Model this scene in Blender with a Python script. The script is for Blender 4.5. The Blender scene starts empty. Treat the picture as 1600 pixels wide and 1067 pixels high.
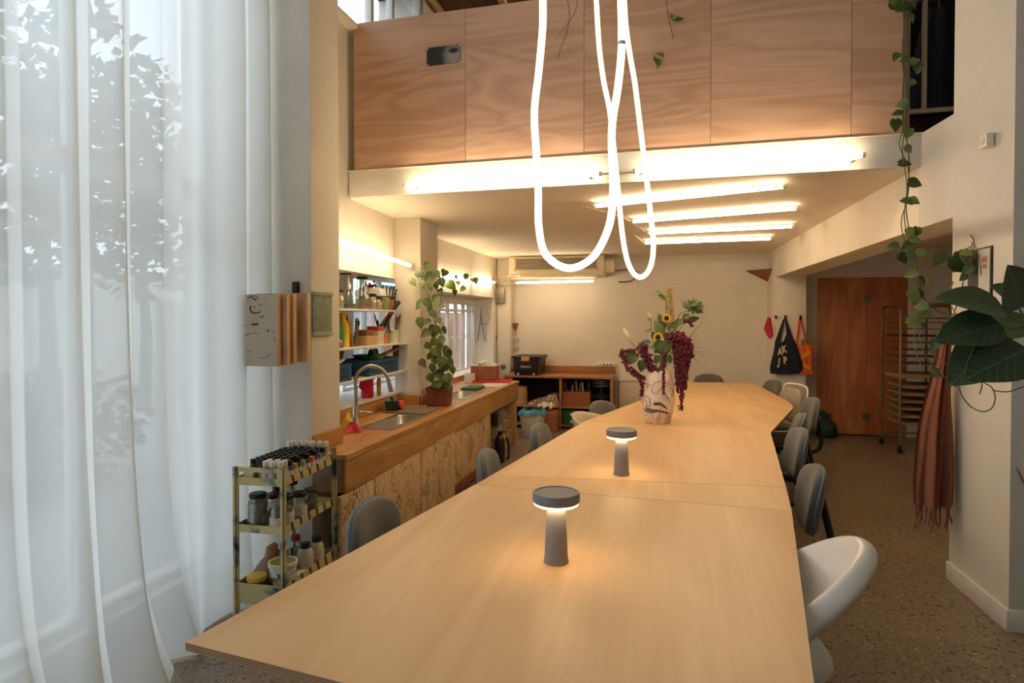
import bpy, bmesh, math, random
from mathutils import Vector, Matrix

# ------------------------------------------------------------ camera, world, exposure
scene = bpy.context.scene
COL = scene.collection
FPX = 980.0
PITCH, YAW, EYE = math.radians(.9354), math.radians(13.649), 1.5
cam_data = bpy.data.cameras.new('camera')
cam_data.sensor_width = 36.0
cam_data.lens = FPX / 1600 * 36
cam_data.shift_y = -20.5 / 1600
cam_data.clip_start = 0.05
cam = bpy.data.objects.new('camera', cam_data)
cam.location = (0, 0, EYE)
cam.rotation_euler = (math.pi / 2 - PITCH, 0, YAW)
COL.objects.link(cam)
scene.camera = cam

world = bpy.data.worlds.new('sky')
scene.world = world
world.use_nodes = True
wn = world.node_tree.nodes
bg = wn['Background']
bg.inputs['Color'].default_value = (0.76, 0.89, 1.0, 1)
bg.inputs['Strength'].default_value = 4.4

vs = scene.view_settings
vs.view_transform = 'Standard'
vs.look = 'None'
vs.gamma = 1
vs.exposure = 0.0
vs.use_curve_mapping = False
try:
    scene.cycles.use_denoising = True
    scene.cycles.sample_clamp_indirect = 6.0
    scene.cycles.max_bounces = 10
    scene.cycles.diffuse_bounces = 6
    scene.cycles.transparent_max_bounces = 16
    scene.cycles.caustics_reflective = False
    scene.cycles.caustics_refractive = False
except Exception:
    pass

TUBE = 32.0      # radiance of the fluorescent tubes
ROPE = 3.2       # radiance of the hanging rope lights
LAMPS = 11.0      # radiance of the little table lamps

# ------------------------------------------------------------ measuring helpers (photo pixel + a known real plane -> world point)
_F = Vector((-math.sin(YAW) * math.cos(PITCH), math.cos(YAW) * math.cos(PITCH), -math.sin(PITCH)))
_R = Vector((math.cos(YAW), math.sin(YAW), 0))
_U = _R.cross(_F)
def _ray(x, y): return _F + _R * ((x - 800) / FPX) - _U * ((y - 513.0) / FPX)
def AX(x, y, v):
    d = _ray(x, y); return d * (v / d.x) + Vector((0, 0, EYE))
def AY(x, y, v):
    d = _ray(x, y); return d * (v / d.y) + Vector((0, 0, EYE))
def AZ(x, y, v):
    d = _ray(x, y); return d * ((v - EYE) / d.z) + Vector((0, 0, EYE))

# ------------------------------------------------------------ mesh building
PI = math.pi
def V(*a): return Vector(a)
class MB:
    def __init__(s): s.v, s.f, s.m, s.mi = [], [], [], 0
    def add(s, vs_, fs_):
        n = len(s.v); s.v += [Vector(p) for p in vs_]
        for f in fs_: s.f.append([i + n for i in f]); s.m.append(s.mi)
        return s
    def hexa(s, p):      # p: 4 bottom then 4 top, both counter-clockwise seen from above
        return s.add(p, [(3, 2, 1, 0), (4, 5, 6, 7), (0, 1, 5, 4), (1, 2, 6, 5), (2, 3, 7, 6), (3, 0, 4, 7)])
    def box(s, x0, x1, y0, y1, z0, z1):
        x0, x1 = min(x0, x1), max(x0, x1); y0, y1 = min(y0, y1), max(y0, y1); z0, z1 = min(z0, z1), max(z0, z1)
        return s.hexa([(x0, y0, z0), (x1, y0, z0), (x1, y1, z0), (x0, y1, z0), (x0, y0, z1), (x1, y0, z1), (x1, y1, z1), (x0, y1, z1)])
    def obox(s, c, size, m=None):
        hx, hy, hz = [k / 2 for k in size]
        p = [Vector(q) for q in ((-hx, -hy, -hz), (hx, -hy, -hz), (hx, hy, -hz), (-hx, hy, -hz), (-hx, -hy, hz), (hx, -hy, hz), (hx, hy, hz), (-hx, hy, hz))]
        if m is not None: p = [m @ q for q in p]
        return s.hexa([q + Vector(c) for q in p])
    def prism(s, pts, z0, z1):     # pts counter-clockwise
        n = len(pts)
        a = sum(pts[i][0] * pts[(i + 1) % n][1] - pts[(i + 1) % n][0] * pts[i][1] for i in range(n))
        if a < 0: pts = pts[::-1]
        vs_ = [(x, y, z0) for x, y in pts] + [(x, y, z1) for x, y in pts]
        return s.add(vs_, [tuple(range(n))[::-1], tuple(range(n, 2 * n))] + [(i, (i + 1) % n, n + (i + 1) % n, n + i) for i in range(n)])
    def slab(s, pts, d):           # any planar polygon given a thickness vector d
        n = len(pts); d = Vector(d); pts = [Vector(p) for p in pts]
        nrm = (pts[1] - pts[0]).cross(pts[2] - pts[0])
        if nrm.dot(d) < 0: pts = pts[::-1]
        return s.add(pts + [p + d for p in pts], [tuple(range(n))[::-1], tuple(range(n, 2 * n))] + [(i, (i + 1) % n, n + (i + 1) % n, n + i) for i in range(n)])
    def tube(s, pts, r, n=8, closed=False, caps=True):
        pts = [Vector(p) for p in pts]; k = len(pts)
        rs = r if isinstance(r, (list, tuple)) else [r] * k
        up = None; rings = []
        for i, p in enumerate(pts):
            a = pts[(i - 1) % k] if (closed or i > 0) else p
            b = pts[(i + 1) % k] if (closed or i < k - 1) else p
            t = (b - a)
            t = t.normalized() if t.length > 1e-9 else Vector((0, 0, 1))
            if up is None:
                up = Vector((0, 0, 1)) if abs(t.z) < .9 else Vector((1, 0, 0))
            u = up - t * up.dot(t)
            if u.length < 1e-6: u = t.orthogonal()
            u.normalize(); w = t.cross(u); up = u
            rings.append([p + (u * math.cos(2 * PI * j / n) + w * math.sin(2 * PI * j / n)) * rs[i] for j in range(n)])
        vs_ = [q for rg in rings for q in rg]; fs_ = []
        for i in range(k if closed else k - 1):
            i2 = (i + 1) % k
            for j in range(n):
                j2 = (j + 1) % n
                fs_.append((i * n + j, i * n + j2, i2 * n + j2, i2 * n + j))
        if caps and not closed:
            fs_.append(tuple(range(n))[::-1]); fs_.append(tuple((k - 1) * n + j for j in range(n)))
        return s.add(vs_, fs_)
    def cyl(s, a, b, r, r2=None, n=16): return s.tube([a, b], [r, r if r2 is None else r2], n)
    def lathe(s, prof, c=(0, 0, 0), n=20, sx=1, sy=1):   # prof: (radius, z) from bottom to top
        c = Vector(c); k = len(prof); vs_ = []; fs_ = []
        for r, z in prof:
            for j in range(n):
                a = 2 * PI * j / n
                vs_.append(c + Vector((r * math.cos(a) * sx, r * math.sin(a) * sy, z)))
        for i in range(k - 1):
            for j in range(n):
                j2 = (j + 1) % n
                fs_.append((i * n + j, i * n + j2, (i + 1) * n + j2, (i + 1) * n + j))
        if prof[0][0] > 1e-5: fs_.append(tuple(range(n))[::-1])
        if prof[-1][0] > 1e-5: fs_.append(tuple((k - 1) * n + j for j in range(n)))
        return s.add(vs_, fs_)
    def grid(s, fn, nu, nv, wrap=False):
        vs_ = [fn(i / nu, j / nv) for i in range(nu + (0 if wrap else 1)) for j in range(nv + 1)]
        fs_ = []; N = nu if wrap else nu + 1
        for i in range(nu):
            for j in range(nv):
                i2 = (i + 1) % N
                fs_.append((i * (nv + 1) + j, i2 * (nv + 1) + j, i2 * (nv + 1) + j + 1, i * (nv + 1) + j + 1))
        return s.add(vs_, fs_)
    def sphere(s, c, r, n=10, k=6, sc=(1, 1, 1)):
        c = Vector(c)
        prof = [(max(1e-6, math.sin(PI * i / k)) * r, -math.cos(PI * i / k) * r) for i in range(k + 1)]
        m = MB().lathe(prof, (0, 0, 0), n)
        return s.add([c + Vector((p.x * sc[0], p.y * sc[1], p.z * sc[2])) for p in m.v], m.f)
    def xf(s, m):
        s.v = [m @ p for p in s.v]; return s
    def mesh(s, name, mats, smooth=40, bevel=0, seg=2):
        me = bpy.data.meshes.new(name)
        me.from_pydata([tuple(p) for p in s.v], [], s.f)
        if not isinstance(mats, (list, tuple)): mats = [mats]
        for m in mats: me.materials.append(m)
        me.polygons.foreach_set('material_index', s.m)
        bm = bmesh.new(); bm.from_mesh(me)
        bmesh.ops.remove_doubles(bm, verts=bm.verts, dist=1e-6)
        bmesh.ops.recalc_face_normals(bm, faces=bm.faces)
        if bevel:
            es = [e for e in bm.edges if len(e.link_faces) == 2 and e.calc_face_angle(0) > .5]
            bmesh.ops.bevel(bm, geom=es, offset=bevel, segments=seg, profile=.5, affect='EDGES', clamp_overlap=True)
        bm.to_mesh(me); bm.free()
        if smooth:
            me.polygons.foreach_set('use_smooth', [True] * len(me.polygons))
            try: me.set_sharp_from_angle(angle=math.radians(smooth))
            except Exception: pass
        me.update()
        return me
    def build(s, name, mats, parent=None, smooth=40, bevel=0, seg=2):
        return link(name, s.mesh(name, mats, smooth, bevel, seg), parent)

def link(name, me, parent=None):
    o = bpy.data.objects.new(name, me); COL.objects.link(o)
    if parent is not None: o.parent = parent
    return o
def tag(o, label, cat, group=None):
    o['label'] = label; o['category'] = cat
    if group: o['group'] = group
    return o
def thing(name, label, cat, loc=(0, 0, 0), rz=0, group=None):
    o = bpy.data.objects.new(name, None); COL.objects.link(o)
    o.empty_display_size = .05
    o.location = loc; o.rotation_euler = (0, 0, rz)
    return tag(o, label, cat, group)
def struct(o):
    o['kind'] = 'structure'; return o
def dup(root, loc=None, rz=None, label=None, group=None, scale=None, parent=None):
    kids = [c for c in root.children]
    r = root.copy(); COL.objects.link(r)
    if parent is not None: r.parent = parent
    if loc is not None: r.location = loc
    if rz is not None: r.rotation_euler = (0, 0, rz)
    if scale is not None: r.scale = (scale,) * 3 if not isinstance(scale, (tuple, list)) else scale
    if label: r['label'] = label
    if group: r['group'] = group
    for c in kids: dup(c, parent=r)
    return r
def smoothline(pts, k=8):        # Catmull-Rom through the points
    pts = [Vector(p) for p in pts]; out = []
    for i in range(len(pts) - 1):
        p0 = pts[max(i - 1, 0)]; p1 = pts[i]; p2 = pts[i + 1]; p3 = pts[min(i + 2, len(pts) - 1)]
        for j in range(k):
            t = j / k
            out.append(.5 * ((2 * p1) + (p2 - p0) * t + (2 * p0 - 5 * p1 + 4 * p2 - p3) * t * t + (3 * p1 - p0 - 3 * p2 + p3) * t ** 3))
    return out + [pts[-1]]

def textmesh(fc, parent):        # lettering turned into plain mesh
    tmp = bpy.data.objects.new('lettering', fc); COL.objects.link(tmp)
    dg = bpy.context.evaluated_depsgraph_get(); dg.update()
    me = bpy.data.meshes.new_from_object(tmp.evaluated_get(dg))
    bpy.data.objects.remove(tmp)
    return link('lettering', me, parent)

# ------------------------------------------------------------ materials
def lin(h):
    h = h.lstrip('#'); c = [int(h[i:i + 2], 16) / 255 for i in (0, 2, 4)]
    return tuple((x / 12.92 if x <= .04045 else ((x + .055) / 1.055) ** 2.4) for x in c)
def rgba(c):
    if isinstance(c, str): c = lin(c)
    return (*c, 1)
class NT:
    def __init__(s, name):
        s.mat = bpy.data.materials.new(name); s.mat.use_nodes = True
        s.n = s.mat.node_tree.nodes; s.l = s.mat.node_tree.links
        s.b = s.n['Principled BSDF']; s.out = s.n['Material Output']
    def node(s, t, **kw):
        nd = s.n.new('ShaderNode' + t)
        for k, v in kw.items():
            if k in nd.inputs: s.set(nd.inputs[k], v)
            else: setattr(nd, k, v)
        return nd
    def set(s, inp, v):
        if isinstance(v, bpy.types.NodeSocket): s.l.new(v, inp)
        else: inp.default_value = v
    def coord(s, scale=(1, 1, 1), rot=(0, 0, 0), loc=(0, 0, 0)):
        tc = s.node('TexCoord')
        m = s.node('Mapping', Scale=scale, Rotation=rot, Location=loc)
        s.l.new(tc.outputs['Object'], m.inputs['Vector'])
        return m.outputs['Vector']
    def noise(s, vec, scale, detail=4, rough=.5, dist=0):
        return s.node('TexNoise', Vector=vec, Scale=scale, Detail=detail, Roughness=rough, Distortion=dist).outputs['Fac']
    def ramp(s, fac, stops):
        r = s.node('ValToRGB'); e = r.color_ramp.elements
        while len(e) < len(stops): e.new(.5)
        for k, (p, c) in enumerate(stops): e[k].position = p; e[k].color = rgba(c) if not isinstance(c, (int, float)) else (c, c, c, 1)
        s.l.new(fac, r.inputs['Fac']); return r.outputs['Color']
    def mix(s, fac, a, b, mode='MIX'):
        m = s.node('MixRGB', blend_type=mode)
        s.set(m.inputs['Fac'], fac)
        s.set(m.inputs['Color1'], rgba(a) if not isinstance(a, bpy.types.NodeSocket) else a)
        s.set(m.inputs['Color2'], rgba(b) if not isinstance(b, bpy.types.NodeSocket) else b)
        return m.outputs['Color']
    def math(s, op, a, b=0.0):
        m = s.node('Math', operation=op); s.set(m.inputs[0], a); s.set(m.inputs[1], b); return m.outputs[0]
    def bump(s, h, strength=.3, dist=.01):
        b = s.node('Bump', Strength=strength, Distance=dist, Height=h)
        s.l.new(b.outputs['Normal'], s.b.inputs['Normal'])
    def base(s, c): s.set(s.b.inputs['Base Color'], c if isinstance(c, bpy.types.NodeSocket) else rgba(c))
    def p(s, **kw):
        for k, v in kw.items(): s.set(s.b.inputs[k.replace('_', ' ')], v)
        return s
def mat(name, col, rough=.6, metal=0, var=.12, vs_=8, bump=0, bs=60, spec=.5, sheen=0):
    t = NT(name); v = t.coord()
    t.p(Roughness=rough, Metallic=metal); t.b.inputs['Specular IOR Level'].default_value = spec
    c = Vector(lin(col) if isinstance(col, str) else col)
    n = t.noise(v, vs_, 3)
    t.base(t.ramp(n, [(.3, tuple(c * (1 - var))), (.7, tuple(min(1, q) for q in c * (1 + var * .6)))]))
    if bump: t.bump(t.noise(v, bs, 4), bump)
    if sheen: t.b.inputs['Sheen Weight'].default_value = sheen
    return t.mat
def emit(name, col, strength):
    t = NT(name); t.base(col); t.b.inputs['Emission Color'].default_value = rgba(col); t.b.inputs['Emission Strength'].default_value = strength
    return t.mat
def glass(name, tint=(1, 1, 1), gloss=.12, rough=.05):
    t = NT(name); tr = t.node('BsdfTransparent', Color=rgba(tint)); gl = t.node('BsdfGlossy', Roughness=rough)
    lw = t.node('LayerWeight', Blend=.25)
    mx = t.node('MixShader'); f = t.math('MULTIPLY_ADD', lw.outputs['Facing'], .5)
    t.n[-1].inputs[2].default_value = gloss * .35
    t.l.new(f, mx.inputs[0]); t.l.new(tr.outputs[0], mx.inputs[1]); t.l.new(gl.outputs[0], mx.inputs[2])
    t.l.new(mx.outputs[0], t.out.inputs['Surface'])
    return t.mat
def wood(name, c1, c2, axis='y', scale=1.0, rings=9, rough=.45, rnd=0.0, fine=.35, dist=1.2):
    """veneer: contour rings of a stretched noise plus fine fibre"""
    t = NT(name)
    st = {'x': (.35, 2.4, 2.4), 'y': (2.4, .35, 2.4), 'z': (2.4, 2.4, .35)}[axis]
    v = t.coord(tuple(q * scale for q in st))
    oi = t.node('ObjectInfo')
    off = t.node('VectorMath', operation='ADD'); t.l.new(v, off.inputs[0])
    cb = t.node('CombineXYZ')
    for k in range(3): t.set(cb.inputs[k], t.math('MULTIPLY', oi.outputs['Random'], 17.0 + 9 * k))
    t.l.new(cb.outputs[0], off.inputs[1]); v2 = off.outputs[0]
    n = t.noise(v2, 1.3, 3, .45, dist)
    r = t.math('FRACT', t.math('MULTIPLY', n, rings))
    r = t.math('ABSOLUTE', t.math('SUBTRACT', t.math('MULTIPLY', r, 2.0), 1.0))
    sf = {'x': (3, 90, 90), 'y': (90, 3, 90), 'z': (90, 90, 3)}[axis]
    fb = t.noise(t.coord(tuple(q * scale for q in sf)), 1, 3, .6)
    big = t.noise(v2, .7, 2)
    f = t.math('ADD', t.math('MULTIPLY', r, .45), t.math('MULTIPLY', fb, fine))
    f = t.math('ADD', f, t.math('MULTIPLY', t.math('SUBTRACT', big, .5), .9))
    if rnd: f = t.math('ADD', f, t.math('MULTIPLY', t.math('SUBTRACT', oi.outputs['Random'], .5), rnd))
    t.base(t.ramp(f, [(.1, c1), (.85, c2)]))
    t.p(Roughness=rough)
    t.bump(fb, .06, .003)
    return t.mat

def plaster(name, col='#e9e4da', var=.06, rough=.85, bump=.25):
    t = NT(name); v = t.coord()
    c = Vector(lin(col)); n = t.noise(v, 2.2, 6, .6); n2 = t.noise(v, 38, 5, .6)
    t.base(t.mix(.35, t.ramp(n, [(.3, tuple(c * (1 - var * 2))), (.65, tuple(c))]), t.ramp(n2, [(.35, tuple(c * (1 - var))), (.6, tuple(c))])))
    t.p(Roughness=rough); t.b.inputs['Specular IOR Level'].default_value = .25
    t.bump(n2, bump, .006)
    return t.mat

M = {}
M['wall'] = plaster('white_plaster')
M['wall_rough'] = plaster('white_plaster_pier', '#e6e0d4', .09, .85, .45)
M['ceil'] = plaster('ceiling_paint', '#efe9dc', .04)
M['white'] = mat('white_paint', '#e8e6e0', .45, var=.05)
M['white_gloss'] = mat('white_plastic', '#ecebe6', .3, var=.04)
M['cream'] = mat('cream_plastic', '#e2d8c0', .4, var=.05)
M['black'] = mat('black_plastic', '#17181a', .45, var=.1)
M['blackmetal'] = mat('black_metal', '#141416', .35, .4, var=.1)
M['steel'] = mat('brushed_steel', '#b9b5ac', .28, 1, var=.05, vs_=30)
M['dsteel'] = mat('dull_steel', '#8d8578', .38, 1, var=.1, vs_=30)
M['grey_fabric'] = mat('grey_fabric', '#63615d', .9, var=.1, vs_=40, bump=.25, bs=400, sheen=.3)
M['piping'] = mat('bluegrey_fabric', '#71828c', .85, var=.08, vs_=60, bump=.2, bs=400)
M['dgrey_fabric'] = mat('dark_grey_fabric', '#5d6163', .9, var=.1, vs_=40, bump=.25, bs=400)
M['lampgrey'] = mat('grey_lamp_body', '#87878a', .55, var=.03, bump=.05, bs=300)
M['ply'] = wood('plywood_top', '#d6ab78', '#eac594', 'y', .55, 4, .42, .06, .5)
M['ply_edge'] = None
M['okoume'] = wood('okoume_veneer', '#bc9880', '#dfbca4', 'x', .8, 7, .5, .3, .3, 1.6)
M['oak'] = wood('oiled_veneer', '#a5733e', '#cf9c62', 'y', 1.4, 4, .38, .05, .5)
M['oak_end'] = wood('oiled_veneer_end', '#7d5a3a', '#a17850', 'y', 1.4, 4, .45, .05, .5)
M['shelfwood'] = wood('walnut_toned_melamine', '#8d5a38', '#b27e56', 'x', 1.5, 4, .5, .05, .5)
M['doorwood'] = wood('door_veneer', '#b0653d', '#da9762', 'z', .8, 5, .45, .15, .35, 1.4)
M['palewood'] = wood('pale_wood', '#b58f62', '#dcbb8d', 'z', 2, 3, .6, .1, .5)
M['terracotta'] = mat('terracotta', '#9c6248', .85, var=.2, vs_=12, bump=.2, bs=80)
M['corten'] = mat('rusty_red_planter', '#7a4436', .8, var=.25, vs_=14, bump=.2, bs=60)
M['soil'] = mat('soil', '#2c221b', .95, var=.4, vs_=60, bump=.6, bs=80)
M['stem'] = mat('green_stem', '#6c7a4a', .6, var=.2)
M['brownstem'] = mat('brown_stem', '#6a5138', .7, var=.2)
def leafmat(name, c1, c2, rough=.4):
    t = NT(name); v = t.coord(); oi = t.node('ObjectInfo')
    f = t.math('ADD', t.math('MULTIPLY', oi.outputs['Random'], .7), t.math('MULTIPLY', t.noise(v, 30, 3), .35))
    t.base(t.ramp(f, [(.15, c1), (.9, c2)])); t.p(Roughness=rough)
    t.b.inputs['Subsurface Weight'].default_value = 0
    return t.mat
M['leaf'] = leafmat('pothos_leaf', '#2c4220', '#6f8440')
M['leaf_dark'] = leafmat('bouquet_leaf', '#42552f', '#6f8047')
def veinleaf():
    t = NT('fiddle_leaf'); tc = t.node('TexCoord')
    sp = t.node('SeparateXYZ'); t.l.new(tc.outputs['Object'], sp.inputs[0])
    ay = t.math('ABSOLUTE', sp.outputs['Y'])
    k = t.math('SUBTRACT', t.math('MULTIPLY', sp.outputs['X'], 7.0), t.math('MULTIPLY', ay, 8.0))
    side = t.math('LESS_THAN', t.math('ABSOLUTE', t.math('SUBTRACT', t.math('FRACT', k), .5)), .045)
    midr = t.math('LESS_THAN', ay, .011)
    vein = t.math('MAXIMUM', side, midr)
    oi = t.node('ObjectInfo')
    base = t.ramp(t.math('ADD', t.math('MULTIPLY', oi.outputs['Random'], .6), t.math('MULTIPLY', t.noise(t.coord(), 18, 3), .4)), [(.2, '#233a2c'), (.9, '#4f6845')])
    t.base(t.mix(t.math('MULTIPLY', vein, .28), base, '#7d8f5c')); t.p(Roughness=.38)
    t.bump(vein, -.15, .003)
    return t.mat
M['fiddle'] = veinleaf()
M['glass'] = glass('clear_glass')
M['jarglass'] = glass('jar_glass', (.93, .96, .94), .3)
def concrete():
    t = NT('polished_concrete'); v = t.coord()
    vo = t.node('TexVoronoi', Vector=v, Scale=58.0, Randomness=1.0)
    vo2 = t.node('TexVoronoi', Vector=v, Scale=120.0, Randomness=1.0)
    s1 = t.node('SeparateColor'); t.l.new(vo.outputs['Color'], s1.inputs[0])
    s2 = t.node('SeparateColor'); t.l.new(vo2.outputs['Color'], s2.inputs[0])
    base = t.ramp(t.noise(v, 1.6, 5, .6), [(.3, '#6d5e50'), (.7, '#8d7d6b')])
    fine = t.ramp(s2.outputs[0], [(.0, '#4a3f35'), (.5, '#857562'), (1, '#a8967e')])
    c = t.mix(.45, base, fine)
    peb = t.ramp(s1.outputs[1], [(.0, '#2d2926'), (.5, '#4b4038'), (.8, '#75634f'), (1, '#b7aa98')])
    inn = t.math('LESS_THAN', vo.outputs['Distance'], t.math('MULTIPLY', s1.outputs[0], .62))
    patch = t.math('GREATER_THAN', t.math('ADD', s1.outputs[2], t.math('MULTIPLY', t.noise(v, 1.1, 3), .5)), .62)
    t.base(t.mix(t.math('MULTIPLY', t.math('MULTIPLY', inn, patch), .95), c, peb))
    t.p(Roughness=.42); t.bump(vo.outputs['Distance'], .05, .004)
    return t.mat
M['floor'] = concrete()
def plyedge():
    t = NT('plywood_edge'); tc = t.node('TexCoord'); sp = t.node('SeparateXYZ'); t.l.new(tc.outputs['Object'], sp.inputs[0])
    f = t.math('FRACT', t.math('MULTIPLY', sp.outputs['Z'], 190.0))
    t.base(t.ramp(f, [(.0, '#c3a176'), (.45, '#b8936a'), (.55, '#806045'), (.95, '#7a5a40')]))
    t.n[-1].color_ramp.interpolation = 'CONSTANT'
    t.p(Roughness=.7); return t.mat
M['ply_edge'] = plyedge()
def curtainmat():
    t = NT('sheer_voile'); v = t.coord((1, 1, 1))
    wv = t.noise(t.coord((300, 300, 300)), 1, 2)
    dif = t.node('BsdfDiffuse', Color=rgba('#f1efea')); tl = t.node('BsdfTranslucent', Color=rgba('#f1f1ee')); tr = t.node('BsdfTransparent', Color=(1, 1, 1, 1))
    m1 = t.node('MixShader', Fac=.76); t.l.new(dif.outputs[0], m1.inputs[1]); t.l.new(tl.outputs[0], m1.inputs[2])
    lw = t.node('LayerWeight', Blend=.35)
    f = t.math('MULTIPLY', t.math('SUBTRACT', 1.0, lw.outputs['Facing']), .15)
    m2 = t.node('MixShader'); t.l.new(f, m2.inputs[0]); t.l.new(m1.outputs[0], m2.inputs[1]); t.l.new(tr.outputs[0], m2.inputs[2])
    t.l.new(m2.outputs[0], t.out.inputs['Surface'])
    return t.mat
M['curtain'] = curtainmat()
WARM = (1.0, .74, .44)
M['tube'] = emit('fluorescent_glow', WARM, TUBE)
M['tube_front'] = emit('fluorescent_glow_front', WARM, TUBE * 1.5)
M['rope'] = emit('rope_glow', WARM, ROPE)
M['lampglow'] = emit('lamp_glow', (1.0, .66, .34), LAMPS)
# ------------------------------------------------------------ the setting
def sbox(name, x0, x1, y0, y1, z0, z1, m='wall', parent=None, bevel=0):
    return struct(MB().box(x0, x1, y0, y1, z0, z1).build(name, M[m], parent, bevel=bevel))
def sprism(name, pts, z0, z1, m='wall', bevel=0):
    return struct(MB().prism(pts, z0, z1).build(name, M[m], bevel=bevel))

sbox('floor', -2.9, 3.8, -3.2, 9.3, -.12, 0, 'floor')
# window wall on the left, behind the curtain
sbox('wall_left', -2.7, -2.45, -3.2, 3.09, 0, .12)
sbox('wall_left', -2.7, -2.45, -3.2, 3.09, 4.25, 5.2)
sbox('wall_left', -2.7, -2.45, -3.2, -2.6, .12, 4.25)
# pier between window and niche, standing proud into the room
sprism('wall_left_pier', [(-2.72, 3.09), (-1.885, 3.09), (-1.885, 3.40), (-2.72, 3.40)], 0, 5.2, 'wall_rough', .006)
# wall over the shelf niche (slightly skewed), up to the clerestory sill
sprism('wall_left', [(-2.16, 3.40), (-2.27, 5.05), (-2.27, 5.46), (-2.37, 5.46), (-2.37, 9.0), (-2.75, 9.0), (-2.75, 3.40)], 2.36, 3.555, 'wall_rough')
sprism('wall_left', [(-2.16, 3.40), (-2.27, 5.05), (-2.42, 5.05), (-2.42, 3.40)], 1.84, 2.36, 'wall_rough')
sprism('wall_left', [(-2.42, 3.40), (-2.42, 6.0), (-2.75, 6.0), (-2.75, 3.40)], 1.88, 2.36, 'wall')
sbox('wall_left', -2.75, -2.65, 3.40, 5.02, 1.04, 1.88)
sbox('wall_left', -2.75, -2.24, 3.40, 6.26, 0, .845)
sprism('wall_left_pilaster', [(-2.27, 5.04), (-2.03, 5.04), (-2.03, 5.46), (-2.27, 5.46)], 0, 2.36, 'wall_rough', .005)
sbox('wall_left', -2.45, -2.37, 5.6, 6.26, .845, 2.36)
sbox('wall_left', -2.75, -2.37, 6.26, 8.95, 1.79, 2.36)
sbox('wall_left', -2.75, -2.37, 8.65, 8.95, 0, 1.79)
sbox('wall_left', -2.75, -2.37, 6.26, 8.65, 0, .80)
sbox('trim_1', -2.36, -2.16, 8.80, 8.95, 0, 2.36, 'wall', bevel=.01)      # boxed-in pipe in the corner
# clerestory upstairs
sbox('wall_left', -2.75, -2.27, 5.75, 9.0, 3.53, 5.2)
sbox('wall_left', -2.75, -2.3, 3.40, 5.75, 4.7, 5.2)
sbox('trim_2', -2.4, -2.12, 3.40, 5.75, 3.555, 3.585, 'white', bevel=.004)
# back and right
sbox('wall_back', -2.75, 3.6, 8.95, 9.15, 0, 2.36)
sbox('wall_back_upstairs', -2.75, 3.6, 8.95, 9.15, 2.36, 5.2)
sbox('wall_right', 3.5, 3.7, 3.44, 9.0, 0, 5.2)
M['wall_dark'] = plaster('brown_grey_plaster', '#cfc8bb')
sbox('wall_right_near', 3.2, 3.4, -3.2, 3.44, 0, 5.2, 'wall_dark')
sbox('wall_rear', -2.75, 3.4, -3.4, -3.2, 0, 5.2, 'wall_dark')
sprism('wall_right_pier', [(1.336, 8.95), (1.336, 8.30), (1.686, 8.30), (1.686, 8.95)], 0, 2.36, 'wall', .004)
sbox('wall_right_door', 1.686, 1.917, 8.80, 8.95, 0, 2.36)
sbox('wall_right_door', 2.965, 3.5, 8.80, 8.95, 0, 2.36)
sbox('wall_right_door', 1.917, 2.965, 8.80, 8.95, 2.02, 2.36)
# column: square at the floor, its aisle face twisting towards the beam above head height
cm = MB(); zs_ = [0, 1.0, 1.88, 1.91, 1.94, 1.97, 2.01, 2.05, 2.09, 3.2, 5.2]
for z in zs_:
    k = min(1, max(0, (z - 1.88) / .12)); k = k * k * (3 - 2 * k)
    cm.v += [Vector((1.594 - .107 * k, 4.07 - .27 * k, z)), Vector((1.608, 3.46, z)), Vector((3.25, 3.46, z)), Vector((3.25, 4.14, z)), Vector((1.66, 4.14, z))]
for i in range(len(zs_) - 1):
    for j in range(5):
        cm.f.append([i * 5 + j, i * 5 + (j + 1) % 5, i * 5 + 5 + (j + 1) % 5, i * 5 + 5 + j]); cm.m.append(1 if j == 1 else 0)
cm.f += [[4, 3, 2, 1, 0], [len(cm.v) - 5 + j for j in range(5)]]; cm.m += [0, 0]
M['wall_shade'] = plaster('shaded_plaster', '#dcdad5', .05)  # greyer copy of the wall plaster, painting the dimmer light on the column front
struct(cm.build('wall_right_column', [M['wall'], M['wall_shade']], smooth=30))
# downstand beam on the right and its flare into the column
sprism('wall_right_beam', [(1.336, 8.30), (1.41, 4.044), (1.66, 4.12), (1.66, 8.30)], 2.01, 2.365, 'wall', 0)
struct(MB().hexa([(1.41, 4.045, 2.011), (1.4885, 3.80, 2.036), (1.70, 3.86, 2.036), (1.66, 4.12, 2.011), (1.41, 4.045, 2.547), (1.4885, 3.80, 2.583), (1.70, 3.86, 2.583), (1.66, 4.12, 2.547)]).build('wall_right_haunch', M['wall'], smooth=30))
# mezzanine slab: soffit is the ceiling of the back half
struct(MB().prism([(-2.20, 4.125), (1.42, 4.045), (1.6, 4.2), (3.5, 4.2), (3.5, 8.97), (-2.4, 8.97), (-2.4, 5.2)], 2.36, 2.55).build('ceiling', M['ceil']))
struct(MB().prism([(-2.20, 4.105), (1.42, 4.025), (1.42, 4.06), (-2.20, 4.14)], 2.362, 2.545).build('trim_3', M['white'], bevel=.006))
sbox('ceiling_upper', -2.75, 3.7, -3.4, 4.2, 5.1, 5.25, 'ceil')
M['roofwood'] = wood('dark_roof_boards', '#4a2f20', '#7a5238', 'y', 1, 4, .6)
M['batten'] = mat('pale_batten', '#d8b57c', .6)
cu = sbox('ceiling_upstairs', -2.75, 3.7, 4.2, 9.1, 4.62, 4.75, 'roofwood')
for k, x in enumerate((-2.2, -1.55, -.9, -.25, .4, 1.05)):
    MB().box(x - .03, x + .03, 4.2, 8.95, 4.57, 4.625).build('batten', M['batten'], cu)
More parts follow.
